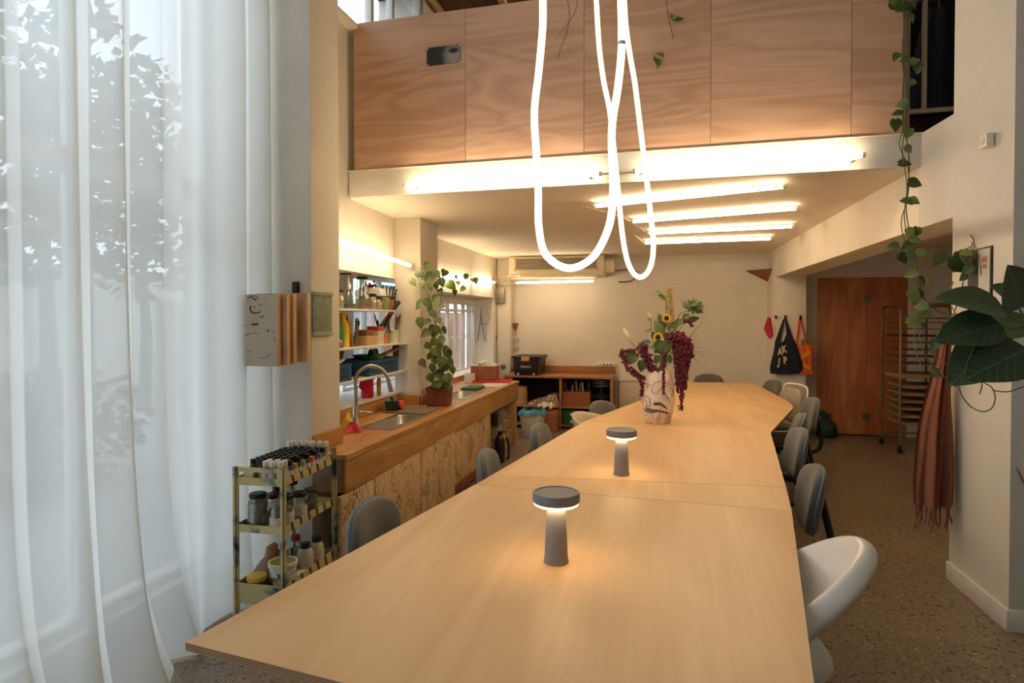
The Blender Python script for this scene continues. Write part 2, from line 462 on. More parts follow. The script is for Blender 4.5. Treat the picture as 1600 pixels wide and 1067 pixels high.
for x0, x1 in ((-.85, -.3), (-.2, .35), (.45, 1.0)):
    MB().box(x0, x1, 4.3, 8.95, 4.6, 4.625).build('ceiling_board', M['wall'], cu)
sbox('ceiling_upstairs_edge', -2.75, 3.7, 4.05, 4.2, 4.62, 5.1, 'wall')

# dado line on the back wall, baseboards
sbox('trim_4', -.87, 1.336, 8.935, 8.95, 1.985, 2.0, 'white')
sbox('baseboard_right', 1.33, 1.695, 8.285, 8.30, 0, .10, 'white', bevel=.004)
struct(MB().prism([(1.580, 4.08), (1.594, 3.446), (3.2, 3.446), (3.2, 3.47), (1.614, 3.47), (1.600, 4.08)], 0, .105).build('baseboard_column', M['white'], bevel=.005))
sbox('baseboard_back', -.6, 1.33, 8.93, 8.95, 0, .10, 'white')

# sill of the niche
struct(MB().box(-2.85, -2.22, 3.41, 6.26, .845, .868).build('trim_5', M['white'], bevel=.004))

# ------- windows: frame, mullions and panes
def window(name, x, ys, zs, fw=.05, fd=.06, m='white', pane='glass'):
    root = bpy.data.objects.new(name, None); COL.objects.link(root); struct(root)
    for i, y in enumerate(ys):
        MB().box(x - fd / 2, x + fd / 2, y - fw / 2, y + fw / 2, zs[0], zs[-1]).build('mullion', M[m], root, bevel=.004)
    for i in range(len(ys) - 1):
        for z in zs:
            MB().box(x - fd / 2 + .004, x + fd / 2 - .004, ys[i] + fw / 2, ys[i + 1] - fw / 2, z - fw / 2 if z != zs[0] else z, z + fw / 2 if z != zs[-1] else z).build('transom', M[m], root)
        for j in range(len(zs) - 1):
            MB().box(x - .003, x + .003, ys[i] + fw / 2, ys[i + 1] - fw / 2, zs[j] + fw / 2, zs[j + 1] - fw / 2).build('pane', M[pane], root)
    return root
window('window_1', -2.55, [-2.58, -1.3, -.05, 1.15, 2.27, 3.07], [.12, 2.2, 4.25], .09, .08)
window('window_2', -2.70, [4.9, 5.30, 5.62, 6.24], [.87, 1.36, 1.88], .05, .05)
window('window_3', -2.67, [6.28, 7.2, 7.52, 7.84, 8.16, 8.40, 8.63], [.80, 1.60, 1.70], .035, .05)
sbox('wall_left', -2.75, -2.60, 6.26, 8.65, 1.70, 1.79)
M['frame_wood'] = mat('varnished_window_frame', '#b99a6c', .5)
window('window_4', -2.33, [3.42, 4.02, 4.70, 5.1, 5.72], [3.585, 4.7], .05, .06)

# ------- sliding door
door = bpy.data.objects.new('door_1', None); COL.objects.link(door); struct(door)
MB().box(1.92, 2.50, 8.815, 8.85, .012, 2.018).build('door_leaf', M['doorwood'], door, bevel=.002)
MB().box(2.504, 2.962, 8.822, 8.857, .012, 2.018).build('door_leaf', M['doorwood'], door, bevel=.002)
h = MB().box(2.035, 2.085, 8.795, 8.816, .80, 1.10).build('handle', M['doorwood'], door, bevel=.006)
M['plate'] = mat('grey_metal_plate', '#6f6a62', .5, .6)
for z in (1.74, .245):
    MB().box(2.47, 2.545, 8.809, 8.8145, z - .035, z + .035).build('hinge_plate', M['plate'], door)

# ------- plywood parapet of the mezzanine
par = bpy.data.objects.new('wall_parapet', None); COL.objects.link(par); struct(par)
def fy(x): return 4.10 - (x + 2.18) * .021
sx = [-2.155, -1.316, -.51, .271, 1.052, 1.318]
for i in range(5):
    a, b = sx[i] + .0015, sx[i + 1] - .0015
    o = MB().slab([(a, fy(a), 2.553), (b, fy(b), 2.553), (b, fy(b), 3.59), (a, fy(a), 3.59)], (0, .018, 0)).build('plywood_panel', M['okoume'], par)
MB().prism([(-2.2, 4.09), (1.44, 4.012), (1.44, 4.06), (-2.2, 4.14)], 2.545, 2.552).build('ledge', M['wall_rough'], par)
MB().box(1.322, 1.345, 4.03, 4.06, 2.552, 3.6).build('post', M['dsteel'], par)

# ------- outside: pavement, trees, fence
struct(MB().box(-14, -2.9, -8, 14, -.3, -.1).build('pavement', mat('pavement', '#9a9c9c', .9, var=.1)))
# ------------------------------------------------------------ light fittings
def tube_light(a, b, label, group, r=.0135, m='tube', name='fluorescent_tube'):
    a, b = Vector(a), Vector(b); d = (b - a).normalized(); c = (a + b) / 2
    t = thing(name, label, 'light', c, 0, group)
    a, b = a - c, b - c
    MB().cyl(a + d * .02, b - d * .02, r, n=14).build('tube', M[m], t)
    for p, q in ((a, a + d * .02), (b, b - d * .02)):
        MB().cyl(p, q, r * 1.12, n=14).build('end_cap', M['white_gloss'], t)
    return t
G = 'fluorescent tubes'
f1 = tube_light((-1.735, 4.00, 2.405), (-.385, 3.975, 2.407), 'long glowing tube on the white fascia, left of the pair', 'fascia tubes', m='tube_front')
f2 = tube_light((-.195, 3.97, 2.410), (1.105, 3.94, 2.425), 'long glowing tube on the white fascia, right of the pair', 'fascia tubes', m='tube_front')
for f_ in (f1, f2):
    for s in (-.6, .6): MB().box(s - .01, s + .01, .004, .102, -.012, .012).build('bracket', M['white'], f_)
M['wire'] = mat('thin_cable', '#cfc5b0', .6)
o = MB().tube([(-.39, 3.99, 2.408), (-.33, 4.0, 2.412), (-.26, 4.0, 2.409), (-.19, 3.985, 2.41)], .006, 6).build('tube_connector_cable', M['wire'])
tag(o, 'short cable joining the two fascia tubes', 'cable')
for i, (a, b, w) in enumerate((((-.509, 4.649), (.740, 4.230), 'first ceiling tube behind the fascia, nearest of the four'), ((-.278, 5.471), (.978, 5.094), 'second ceiling tube from the fascia'),
               ((-.164, 6.259), (1.129, 6.085), 'third ceiling tube from the fascia'), ((-.225, 7.058), (1.080, 6.970), 'fourth ceiling tube, farthest from the fascia'))):
    tl = tube_light((*a, 2.325), (*b, 2.325), w, 'ceiling tubes')
    for s in (.15, .85):
        p = Vector((*a, 2.325)).lerp(Vector((*b, 2.325)), s) - tl.location
        MB().box(p.x - .012, p.x + .012, p.y - .012, p.y + .012, .010, .0345).build('bracket', M['white'], tl)
o = MB().tube(smoothline([(-.51, 4.66, 2.33), (-.62, 4.72, 2.352), (-.52, 4.9, 2.345), (-.38, 5.3, 2.353), (-.29, 5.46, 2.33), (-.27, 5.8, 2.352), (-.19, 6.22, 2.335), (-.3, 6.5, 2.352), (-.26, 6.9, 2.35), (-.23, 7.05, 2.33)]), .005, 6).build('ceiling_cable', M['wire'])
tag(o, 'thin cable looping between the ends of the ceiling tubes', 'cable')
tube_light((-1.99, 3.52, 1.99), (-2.10, 4.99, 1.945), 'glowing tube above the shelf niche from pier to pilaster', 'left wall tubes')
tube_light((-2.33, 6.32, 1.935), (-2.33, 7.52, 1.955), 'glowing tube over the far window wrapped in vine leaves', 'left wall tubes')
tube_light((-2.33, 7.62, 1.965), (-2.33, 8.55, 2.0), 'glowing tube in the back left corner of the wall', 'left wall tubes')
tube_light((-1.999, 8.42, 1.985), (-.90, 8.42, 1.997), 'glowing tube under the air conditioner', 'air conditioner tube')
tube_light((-.95, 5.9, 4.55), (-.95, 7.3, 4.55), 'tube glimpsed on the upstairs ceiling above the parapet', 'upstairs tube')
# hanging rope lights
def rope(pts, y0, r, label, joint=None):
    P = [AY(x, y, y0 + dy) for x, y, dy in pts]
    c = P[0].copy(); c.z = 2.0
    t = thing('rope_light', label, 'light', c, 0, 'hanging rope lights')
    line = [p - c for p in smoothline(P, 7)]
    top0, top1 = line[0].copy(), line[-1].copy()
    z = 5.08 - c.z
    line = [Vector((top0.x + .03, top0.y, z))] + line + [Vector((top1.x + .02, top1.y, z))]
    MB().tube(line, r, 12).build('glowing_hose', M['rope'], t)
    for e in (line[0], line[-1]):
        MB().cyl(e - Vector((0, 0, .04)), e + Vector((0, 0, .02)), r * 1.3, n=12).build('ceiling_clip', M['white_gloss'], t)
    if joint is not None:
        p = AY(joint[0], joint[1], y0) - c
        MB().cyl(p - Vector((0, 0, .006)), p + Vector((0, 0, .006)), r * 1.08, n=12).build('joint', M['white_gloss'], t)
    return t
rope([(848, -12, 0), (848, 40, 0), (842, 110, 0), (835, 175, 0), (838, 240, 0), (841, 300, 0), (842, 355, 0), (853, 398, -.01), (888, 419, -.02), (926, 402, -.01), (951, 355, 0), (958, 300, 0), (956, 235, 0), (957, 190, 0), (965, 140, 0), (971, 80, 0), (971, 20, 0), (970, -12, 0)], 2.12, .0125,
     'thick glowing rope light hanging in a wide loop', (971, 68))
rope([(931, -12, 0), (936, 70, 0), (943, 125, 0), (953, 175, 0), (959, 230, 0), (966, 300, 0), (973, 370, 0), (983, 415, 0), (999, 433, 0), (1015, 420, 0), (1021, 385, 0), (1016, 330, 0), (1008, 260, 0), (1000, 195, 0), (992, 130, 0), (985, 90, 0), (978, 40, 0), (975, -12, 0)], 3.25, .0125,
     'narrower glowing rope loop hanging behind the wide one')

# air conditioner on the back wall
ac = thing('air_conditioner', 'boxy cream air conditioner under the ceiling at the back wall', 'air conditioner', (-1.45, 8.72, 2.07))
AW, AH = .66, .285
MB().box(-AW, AW, -.22, .22, 0, AH).build('body', M['cream'], ac, bevel=.012)
MB().box(-AW + .10, AW - .10, -.226, -.222, .10, AH - .035).build('grille_backing', M['black'], ac)
MB().box(-.012, .012, -.238, -.226, .10, AH - .035).build('grille_post', M['cream'], ac)
for k in range(9):
    z = .107 + k * .0175
    MB().box(-AW + .10, AW - .10, -.236, -.226, z, z + .006).build('slat', M['cream'], ac)
for s in (-1, 1):
    MB().box(s * (AW - .085) - .012, s * (AW - .085) + .012, -.234, -.222, .085, AH - .02).build('grille_frame', M['cream'], ac)
for z in (.085, AH - .033):
    MB().box(-AW + .075, AW - .075, -.234, -.222, z, z + .014).build('grille_frame', M['cream'], ac)
MB().box(-AW + .05, AW - .08, -.30, -.2, -.03, .012).build('air_flap', M['cream'], ac, bevel=.006)
MB().box(AW, AW + .13, -.16, .16, .05, .22).build('pipe_box', M['cream'], ac, bevel=.01)
o = MB().tube(smoothline([(-.66, 8.7, 2.15), (-.45, 8.8, 2.17), (-.36, 8.86, 2.12), (-.45, 8.9, 2.02), (-.62, 8.8, 2.0)]), .007, 6).build('cable_loop', M['blackmetal'])
tag(o, 'dark cable drooping from the right end of the air conditioner', 'cable')
o = MB().tube(smoothline([(-2.02, 8.45, 2.02), (-2.1, 8.4, 2.055), (-2.06, 8.35, 2.085), (-1.96, 8.4, 2.09), (-1.9, 8.5, 2.06)]), .012, 8).build('pipe_elbow', M['cream'])
tag(o, 'small cream pipe bend at the left end of the air conditioner', 'pipe')
cd = thing('cable_trunking', 'grey perforated metal trunking in the back left corner', 'trunking', (-2.30, 8.70, 1.72))
MB().box(-.06, .06, .05, .10, -.0, .20).build('upright', M['dsteel'], cd)
MB().box(-.06, .30, .05, .10, .26, .30).build('crosspiece', M['dsteel'], cd)
for k in range(5):
    MB().cyl((-.03, .045, .02 + k * .04), (-.03, .0505, .02 + k * .04), .008, n=8).build('hole', M['black'], cd)
# ------------------------------------------------------------ curtain
def cpath(y):
    return -2.145 + .018 * math.sin(y * 5.1) + .010 * math.sin(y * 2.3 + 1)
def curtain_pt(u, v):
    # folds of uneven width along Y, gathered towards the top, flaring a little at the hem
    y = -2.4 + 5.46 * u
    w = y * 24 + 1.9 * math.sin(y * 3.7) + 1.3 * math.sin(y * 8.3 + .7)
    w2 = y * 55 + 2.2 * math.sin(y * 6.1)
    k = .75 + .45 * math.sin(y * 2.9 + 2) ** 2
    z = .012 + 4.3 * v
    sway = .02 * math.sin(3 * v + y * 4) * (1 - v)
    amp = .042 * k * (1 + .5 * (1 - v) ** 5)
    x = cpath(y) + amp * math.sin(w + .35 * math.sin(3.2 * v + y)) + .005 * math.sin(w2 + 1.2 * v) + sway
    x += .10 * (1 - v) ** 14 * math.sin(w * .5) ** 2
    yy = y + .018 * math.sin(2 * w) * k + .05 * max(0, 1 - v * 6) ** 2 * math.sin(y * 9)
    x += .085 * (1 - v) ** 10 * min(1, max(0, (2.72 - y) / .5))
    if y > 2.75: x = max(x, -2.30)
    return Vector((x, min(yy, 3.07), max(z, .006) if v > 0 else .012 + .012 * math.sin(w * .5)))
cu = MB().grid(curtain_pt, 620, 40).build('curtain', M['curtain'], None, smooth=180)
tag(cu, 'tall sheer white curtain in soft folds over the left window', 'curtain')
o = MB().cyl((-2.15, -2.5, 4.335), (-2.15, 3.085, 4.335), .014).build('curtain_rod', M['white'])
tag(o, 'white rod carrying the sheer curtain', 'curtain rod')

# ------------------------------------------------------------ the long table: plywood tables pushed end to end
TZ = .75
def tabletop(name, pts, label, legs, parent=None, th=.019):
    if parent is None:
        c = sum((Vector((*p, 0)) for p in pts), Vector()) / len(pts)
        t = thing(name, label, 'table', (c.x, c.y, 0), 0, 'plywood tables pushed together')
    else: t = parent; c = t.location
    pts = [(x - c.x, y - c.y) for x, y in pts]
    n = len(pts); m = MB(); m.prism(pts, TZ - th, TZ)
    m.m = [0, 0] + [1] * n
    o = m.build('tabletop' if parent is None else 'filler_strip', [M['ply'], M['ply_edge']], t, smooth=30)
    for x, y in legs:
        x -= c.x; y -= c.y
        MB().cyl((x, y, 0), (x, y, TZ - th), .018, n=12).build('leg', M['blackmetal'], t)
    if legs:
        q = [(x - c.x, y - c.y) for x, y in legs]
        m = MB()
        for i in range(len(q)):
            a, b = Vector((*q[i], TZ - th - .022)), Vector((*q[(i + 1) % len(q)], TZ - th - .022))
            m.tube([a, b], .014, 6)
        m.build('apron_rail', M['blackmetal'], t)
    return t
def rx(y): return .30 + .149 * (y - 1.375)
tabletop('plywood_table', [(-1.074, 1.220), (-.628, 1.159), (rx(1.03), 1.03), (rx(2.612), 2.612), (-.826, 2.692)],
         'pale plywood table nearest the camera, carrying the larger lamp', [(-.8, 1.4), (.1, 1.35), (.3, 2.4), (-.65, 2.45)])
mid = tabletop('plywood_table', [(-.800, 2.878), (.528, 2.985), (.682, 4.405), (-.560, 4.56)],
         'second pale plywood table, carrying the farther small lamp', [(-.6, 3.1), (.4, 3.2), (.5, 4.2), (-.45, 4.3)])
tabletop('', [(-.826, 2.695), (rx(2.615), 2.615), (.528, 2.982), (-.800, 2.875)], '', [], mid)
tabletop('plywood_table', [(-.556, 4.563), (.686, 4.408), (1.045, 5.62), (1.075, 5.80), (1.083, 5.965), (-.118, 6.15)],
         'third pale plywood table, standing under the flower vase', [(-.35, 4.75), (.6, 4.7), (.9, 5.8), (.0, 5.9)])
tabletop('plywood_table', [(-.117, 6.153), (1.084, 5.968), (1.088, 6.10), (1.085, 6.25), (1.072, 6.42), (1.012, 7.72), (.985, 7.752), (.30, 7.625), (.272, 7.60)],
         'far plywood table at the end of the row', [(.05, 6.3), (.95, 6.2), (.9, 7.5), (.4, 7.4)])

# ------------------------------------------------------------ table lamps
def lamp(loc, label):
    t = thing('table_lamp', label, 'lamp', loc, 0, 'mushroom table lamps')
    MB().lathe([(.0, 0), (.0385, 0), (.0385, .003), (.036, .02), (.0325, .10), (.0305, .150), (.028, .163), (.02, .170), (.012, .171), (.012, .185)], n=32).build('stem', M['lampgrey'], t)
    MB().lathe([(.0, .176), (.060, .176), (.068, .180), (.070, .186), (.0, .186)], n=36).build('diffuser', M['lampglow'], t)
    MB().lathe([(.0, .186), (.0705, .186), (.0725, .189), (.0725, .212), (.070, .2165), (.064, .2165), (.063, .2145), (.0, .2145)], n=40).build('shade', M['lampgrey'], t)
    return t
lamp((-.321, 1.898, TZ), 'larger looking grey mushroom lamp glowing on the nearest table')
lamp((-.197, 3.034, TZ), 'grey mushroom lamp glowing farther back on the second table')

# ------------------------------------------------------------ vase and flowers
def vasemat():
    t = NT('painted_porcelain'); v = t.coord()
    base = t.ramp(t.noise(v, 7, 2), [(.36, '#f3eee6'), (.5, '#f1e4da'), (.60, '#e8bda9'), (.68, '#f2e8de')])
    t.base(base); t.p(Roughness=.18)
    return t.mat
VX, VY = -.043, 4.622
vp = MB().lathe([(0, 0), (.082, 0), (.088, .006), (.104, .07), (.116, .15), (.118, .21), (.112, .28), (.096, .345), (.082, .375), (.078, .378), (.074, .372), (.088, .33), (.10, .25), (.10, .10), (.08, .03), (0, .03)], n=44).build('vase', vasemat())
vp.location = (VX, VY, TZ)
tag(vp, 'tall white ceramic vase with pink blush and black brush scribbles on the table', 'vase')

VPROF = [(0, .084), (.006, .088), (.07, .104), (.15, .116), (.21, .118), (.28, .112), (.345, .096), (.375, .082)]
def vrad(z):
    for (z0, r0), (z1, r1) in zip(VPROF, VPROF[1:]):
        if z <= z1: return r0 + (r1 - r0) * max(0, (z - z0)) / (z1 - z0)
    return .08
ink = mat('brush_ink', '#2b282a', .5)
strokes = [(.0016, [(1250, 320), (1232, 290), (1240, 225), (1280, 175), (1350, 155), (1400, 170)]), (.0016, [(1240, 310), (1290, 325), (1330, 270), (1360, 245), (1385, 270), (1345, 285)]), (.0018, [(1110, 190), (1160, 198), (1220, 212)]), (.003, [(1168, 232), (1185, 245)]),
           (.0012, [(1380, 275), (1410, 330), (1450, 400)]), (.0012, [(1400, 290), (1440, 370), (1475, 445)]), (.0012, [(1350, 330), (1390, 380), (1430, 420)]), (.0012, [(1370, 300), (1400, 350), (1480, 430)]), (.0016, [(1440, 170), (1490, 240), (1505, 320), (1495, 385)]), (.0012, [(1425, 200), (1470, 260), (1490, 350)]), (.0012, [(1455, 180), (1512, 290), (1515, 370)]),
           (.0042, [(1250, 468), (1290, 462), (1340, 460), (1390, 485), (1430, 540)]), (.003, [(1265, 480), (1330, 478), (1400, 515)]), (.0018, [(1260, 430), (1290, 450), (1330, 440), (1380, 450)]),
           (.0022, [(1115, 540), (1145, 600), (1150, 520), (1180, 610), (1185, 525), (1215, 615), (1220, 530), (1250, 610), (1265, 535), (1290, 590), (1300, 540), (1330, 590), (1345, 545), (1375, 590), (1390, 560), (1420, 600), (1430, 575), (1460, 612)]),
           (.0035, [(1150, 545), (1230, 555), (1310, 562), (1390, 575), (1455, 605)]), (.0028, [(1140, 575), (1220, 580), (1300, 575)]), (.0016, [(1125, 470), (1130, 395), (1160, 370), (1195, 385), (1200, 450), (1195, 500), (1150, 505)]), (.0016, [(1150, 420), (1165, 460), (1160, 520)]), (.0014, [(1210, 400), (1215, 470), (1205, 520)]),
           (.0014, [(1325, 605), (1350, 650), (1345, 690), (1325, 715)]), (.0014, [(1300, 635), (1318, 670), (1305, 705)]), (.0016, [(1405, 670), (1425, 695), (1455, 680), (1480, 630), (1470, 590)]), (.0014, [(1420, 640), (1440, 625), (1440, 660), (1415, 675)]), (.0014, [(1500, 565), (1508, 590), (1500, 620)]), (.0014, [(1230, 620), (1250, 660), (1262, 672)]), (.0016, [(1120, 610), (1140, 655), (1165, 620)])]
for w_, pl in strokes:
    P = []
    for x, y in smoothline([Vector((x, y, 0)) for x, y in pl], 4) if False else [(q.x, q.y) for q in smoothline([(x, y, 0) for x, y in pl], 4)]:
        xl = (x / 8.889 + 880 - 1027.3) * .00455; zl = max(.01, (665 - (y / 8.889 + 580)) * .00452); r = vrad(zl) - .0002; sn = max(-.985, min(.985, xl / r))
        P.append((r * sn, -r * math.sqrt(1 - sn * sn), zl))
    MB().tube(P, w_ * 1.15, 5).build('brush_line', ink, vp)
M['amaranth'] = mat('amaranth_burgundy', '#6b2338', .8, var=.3, vs_=40)
M['petal'] = mat('sunflower_petal', '#e0a92e', .6, var=.2, vs_=30)
M['sfcentre'] = mat('sunflower_centre', '#2e1f14', .9, var=.3, vs_=80)
M['spike'] = mat('spike_florets', '#c8a85c', .7, var=.35, vs_=50)
M['budwhite'] = mat('white_bud', '#ddd9b8', .5, var=.1)
M['budgreen'] = mat('green_bud', '#a9b473', .5, var=.15)
FG = 'flowers in the vase'
FB = Vector((VX, VY, TZ))
def FP(x, y, dy=0): return AY(x, y, VY + dy) - FB
def leafmesh(name, w=.5, fold=.25, curl=.25, tip=1.0, base=.0, n=6, heart=False):
    """leaf along +X, length 1, blade in XY, slight fold and curl"""
    m = MB(); rows = []
    for i in range(n + 1):
        t = i / n
        wd = w * (math.sin(PI * min(1, t ** .75 * 1.0)) ** .8) * (1.0 if not heart else (1.25 - .55 * t))
        if heart and i == 0: wd = w * .35
        if i == n: wd = 0.004
        if i == 0 and not heart: wd = max(.012, wd)
        z = -curl * t * t
        back = -.12 if (heart and i <= 1) else 0
        rows.append([(t + back * (1 if i == 0 else .4), -wd, z + fold * wd), (t + back * .3, -wd * .5, z + fold * wd * .35), (t, 0, z), (t + back * .3, wd * .5, z + fold * wd * .35), (t + back * (1 if i == 0 else .4), wd, z + fold * wd)])
    vs_ = [p for r in rows for p in r]; fs_ = []
    for i in range(n):
        for j in range(4): fs_.append((i * 5 + j, (i + 1) * 5 + j, (i + 1) * 5 + j + 1, i * 5 + j + 1))
    m.add(vs_, fs_)
    return m
def thick(me_builder, name, material, th=.02):
    # give the blade a real thickness: a second skin just below the first, stitched by its rim
    m = MB(); v = me_builder.v; f = me_builder.f; n = len(v)
    m.add([p for p in v] + [p - Vector((0, 0, th)) for p in v], [tuple(q) for q in f] + [tuple(n + i for i in q[::-1]) for q in f])
    from collections import Counter
    ed = Counter(); dr = {}
    for q in f:
        for a, b in zip(q, list(q[1:]) + [q[0]]):
            k = (min(a, b), max(a, b)); ed[k] += 1; dr[k] = (a, b)
    for k, c in ed.items():
        if c == 1:
            a, b = dr[k]; m.f.append([a, n + a, n + b, b][::-1]); m.m.append(0)
    return m.mesh(name, material, smooth=60)
L_POTHOS = thick(leafmesh('pothos', .42, .2, .25, heart=True), 'pothos_leaf', M['leaf'])
L_BOUQ = thick(leafmesh('bouquet', .24, .2, .3), 'bouquet_leaf', M['leaf_dark'])
L_FIDDLE = thick(leafmesh('fiddle', .34, .18, .18, n=9), 'fiddle_leaf', M['fiddle'], .008)
def place_leaf(me, p, d, up, size, parent, name='leaf', wid=1.0):
    d = Vector(d).normalized(); up = Vector(up)
    y = up.cross(d)
    if y.length < 1e-4: y = d.orthogonal()
    y.normalize(); z = d.cross(y)
    o = bpy.data.objects.new(name, me); COL.objects.link(o)
    o.matrix_local = Matrix(((d.x * size, y.x * size * wid, z.x * size, p[0]), (d.y * size, y.y * size * wid, z.y * size, p[1]), (d.z * size, y.z * size * wid, z.z * size, p[2]), (0, 0, 0, 1)))
    o.parent = parent
    return o
rnd = random.Random(4)
TOCAM = Vector((.05, -1, .1))
def flower(name, label, cat='flower'):
    return thing(name, label, cat, FB, 0, FG)
def stem(t, pts, r=.003):
    root = Vector((rnd.uniform(-.03, .03), rnd.uniform(-.02, .02), .33))
    low = Vector((root.x * .4, root.y * .4, .06))
    return MB().tube(smoothline([low, root] + [Vector(p) for p in pts], 5), r, 6).build('stem', M['stem'], t)
def stuffy(o):
    o['kind'] = 'stuff'; return o
def beads(path, dens, r0, r1, spread):
    m = MB(); P = smoothline(path, 6)
    for i in range(len(P) - 1):
        for k in range(dens):
            f = (i + rnd.random()) / (len(P) - 1)
            p = P[i].lerp(P[i + 1], rnd.random())
            s = spread * (1 - .55 * f)
            m.sphere(p + Vector((rnd.gauss(0, s), rnd.gauss(0, s), rnd.gauss(0, s * .6))), r0 + (r1 - r0) * f * rnd.uniform(.7, 1.1), 6, 4)
    return m
t = flower('amaranth', 'large drooping burgundy amaranth hanging over the right of the vase')
stem(t, [FP(1038, 575, .02), FP(1045, 545, 0), FP(1060, 530, -.02)])
stuffy(beads([FP(1045, 540, 0), FP(1056, 527, -.02), FP(1068, 530, -.03), FP(1076, 545, -.04), FP(1072, 560, -.04)], 20, .012, .011, .027).build('flower_head', M['amaranth'], t, smooth=180))
for k, pth in enumerate(([(1060, 535), (1063, 560), (1066, 590), (1065, 615), (1065, 640)], [(1054, 540), (1057, 570), (1058, 595), (1059, 613)], [(1072, 545), (1073, 570), (1072, 592), (1071, 608)], [(1066, 540), (1068, 565), (1069, 590), (1068, 606)], [(1062, 545), (1061, 575), (1062, 604)], [(1078, 545), (1077, 560), (1075, 576)], [(1056, 538), (1055, 552), (1054, 566)])):
    stuffy(beads([FP(x, y, -.05 + .012 * (k % 3)) for x, y in pth], 10 if k == 0 else 6, .011, .006, .012 if k == 0 else .008).build('tassel', M['amaranth'], t, smooth=180))
t = flower('amaranth', 'burgundy amaranth arching out over the left of the vase')
stem(t, [FP(1018, 575, -.02), FP(1005, 560, -.04), FP(985, 548, -.05)])
stuffy(beads([FP(1002, 543, -.03), FP(1008, 555, -.05), FP(1016, 572, -.06), FP(1022, 580, -.06)], 13, .011, .012, .022).build('flower_head', M['amaranth'], t, smooth=180))
for pth in ([(990, 548), (976, 548), (969, 556)], [(972, 548), (975, 565), (984, 580), (996, 588), (1003, 600), (1002, 618)], [(985, 575), (996, 583), (1006, 592)]):
    stuffy(beads([FP(x, y, -.06) for x, y in pth], 4, .009, .010, .008).build('tassel', M['amaranth'], t, smooth=180))
t = flower('amaranth', 'thin burgundy amaranth strand falling in front of the vase')
stem(t, [FP(1036, 570, -.05), FP(1036, 555, -.07)], .0025)
stuffy(beads([FP(1037, 552, -.09), FP(1037, 575, -.125), FP(1037, 600, -.135), FP(1037, 616, -.14)], 5, .010, .005, .006).build('tassel', M['amaranth'], t, smooth=180))
t = flower('amaranth', 'small dark burgundy spray at the right of the bouquet')
stem(t, [FP(1050, 550), FP(1062, 515), FP(1073, 502)], .0025)
stuffy(beads([FP(1068, 503), FP(1076, 500), FP(1081, 510)], 8, .009, .007, .009).build('flower_head', M['amaranth'], t, smooth=180))
t = flower('foxtail_lily', 'tall tapering yellow and tan flower spike at the top')
stem(t, [FP(1040, 560), FP(1046, 520), FP(1048, 480), FP(1047, 450)], .004)
m = MB()
for k in range(260):
    f = k / 260; p = FP(1049.5 - 3 * f, 522 - 74 * f); a = rnd.uniform(0, 6.28); rr = .031 * (1 - .45 * f)
    m.sphere(p + Vector((math.cos(a) * rr * rnd.uniform(.5, 1), math.sin(a) * rr * rnd.uniform(.5, 1), 0)), rnd.uniform(.004, .0066), 5, 3)
stuffy(m.build('florets', M['spike'], t, smooth=180))
m = MB()
for k in range(60):
    f = k / 60; p = FP(1042.5 - 1.5 * f, 515 - 62 * f); a = k * 2.4
    m.sphere(p + Vector((math.cos(a) * .008, math.sin(a) * .008 + .01, 0)), .006, 5, 3)
stuffy(m.build('green_florets', M['budgreen'], t, smooth=180))
PETAL = thick(leafmesh('petal', .26, .1, .15, n=4), 'petal', M['petal'], .03)
def sunflower(px, py, r, label, face):
    t = flower('sunflower', label); c = FP(px, py, -.05); f = Vector(face).normalized()
    stem(t, [c + Vector((.02, .05, -.16)), c + f * -.03])
    u = f.orthogonal().normalized(); w = f.cross(u)
    m = MB().sphere((0, 0, 0), r * .5, 12, 6, (1, 1, .45))
    rot = f.to_track_quat('Z', 'Y').to_matrix().to_4x4()
    m.xf(Matrix.Translation(c) @ rot).build('flower_centre', M['sfcentre'], t, smooth=180)
    for k in range(14):
        a = 2 * PI * k / 14; d = u * math.cos(a) + w * math.sin(a)
        place_leaf(PETAL, c + d * r * .35 - f * .002, d + f * .18, f, r * .72, t, 'petal')
    return t
sunflower(1041.5, 497, .034, 'upper yellow sunflower with a dark centre', (0, -1, .1))
sunflower(1028, 526.5, .036, 'lower yellow sunflower with a dark centre', (-.1, -1, .15))
t = flower('sunflower', 'green sunflower seen from behind at the upper right')
c = FP(1085, 478)
stem(t, [FP(1058, 500), FP(1068, 488), FP(1078, 484), c])
MB().sphere(c, .028, 10, 6, (1, .8, .7)).build('flower_back', M['leaf_dark'], t, smooth=180)
for k in range(11):
    a = 2 * PI * k / 11; d = Vector((math.cos(a), .2 * math.sin(a * 2), math.sin(a) * .8))
    place_leaf(L_BOUQ, c + d * .014, d, TOCAM, .055, t, 'sepal')
def bud(px, py, px2, py2, w, mt, label, path):
    t = flower('lisianthus_bud', label)
    a, b = FP(px2, py2, -.02), FP(px, py, -.02); d = b - a; L = d.length
    stem(t, [FP(x, y, -.02) for x, y in path] + [a])
    prof = [(.002, 0), (w * .7, L * .15), (w, L * .4), (w * .75, L * .75), (w * .3, L * .95), (.0005, L)]
    MB().lathe(prof, n=10).xf(Matrix.Translation(a) @ d.to_track_quat('Z', 'Y').to_matrix().to_4x4()).build('bud', mt, t, smooth=180)
bud(974, 513, 984, 532, .022, M['budwhite'], 'white closed bud leaning out at the far left', [(1010, 560), (995, 545)])
bud(1013, 488, 1017, 502, .019, M['budgreen'], 'pale green bud standing at the left of the spike', [(1023, 550), (1019, 520)])
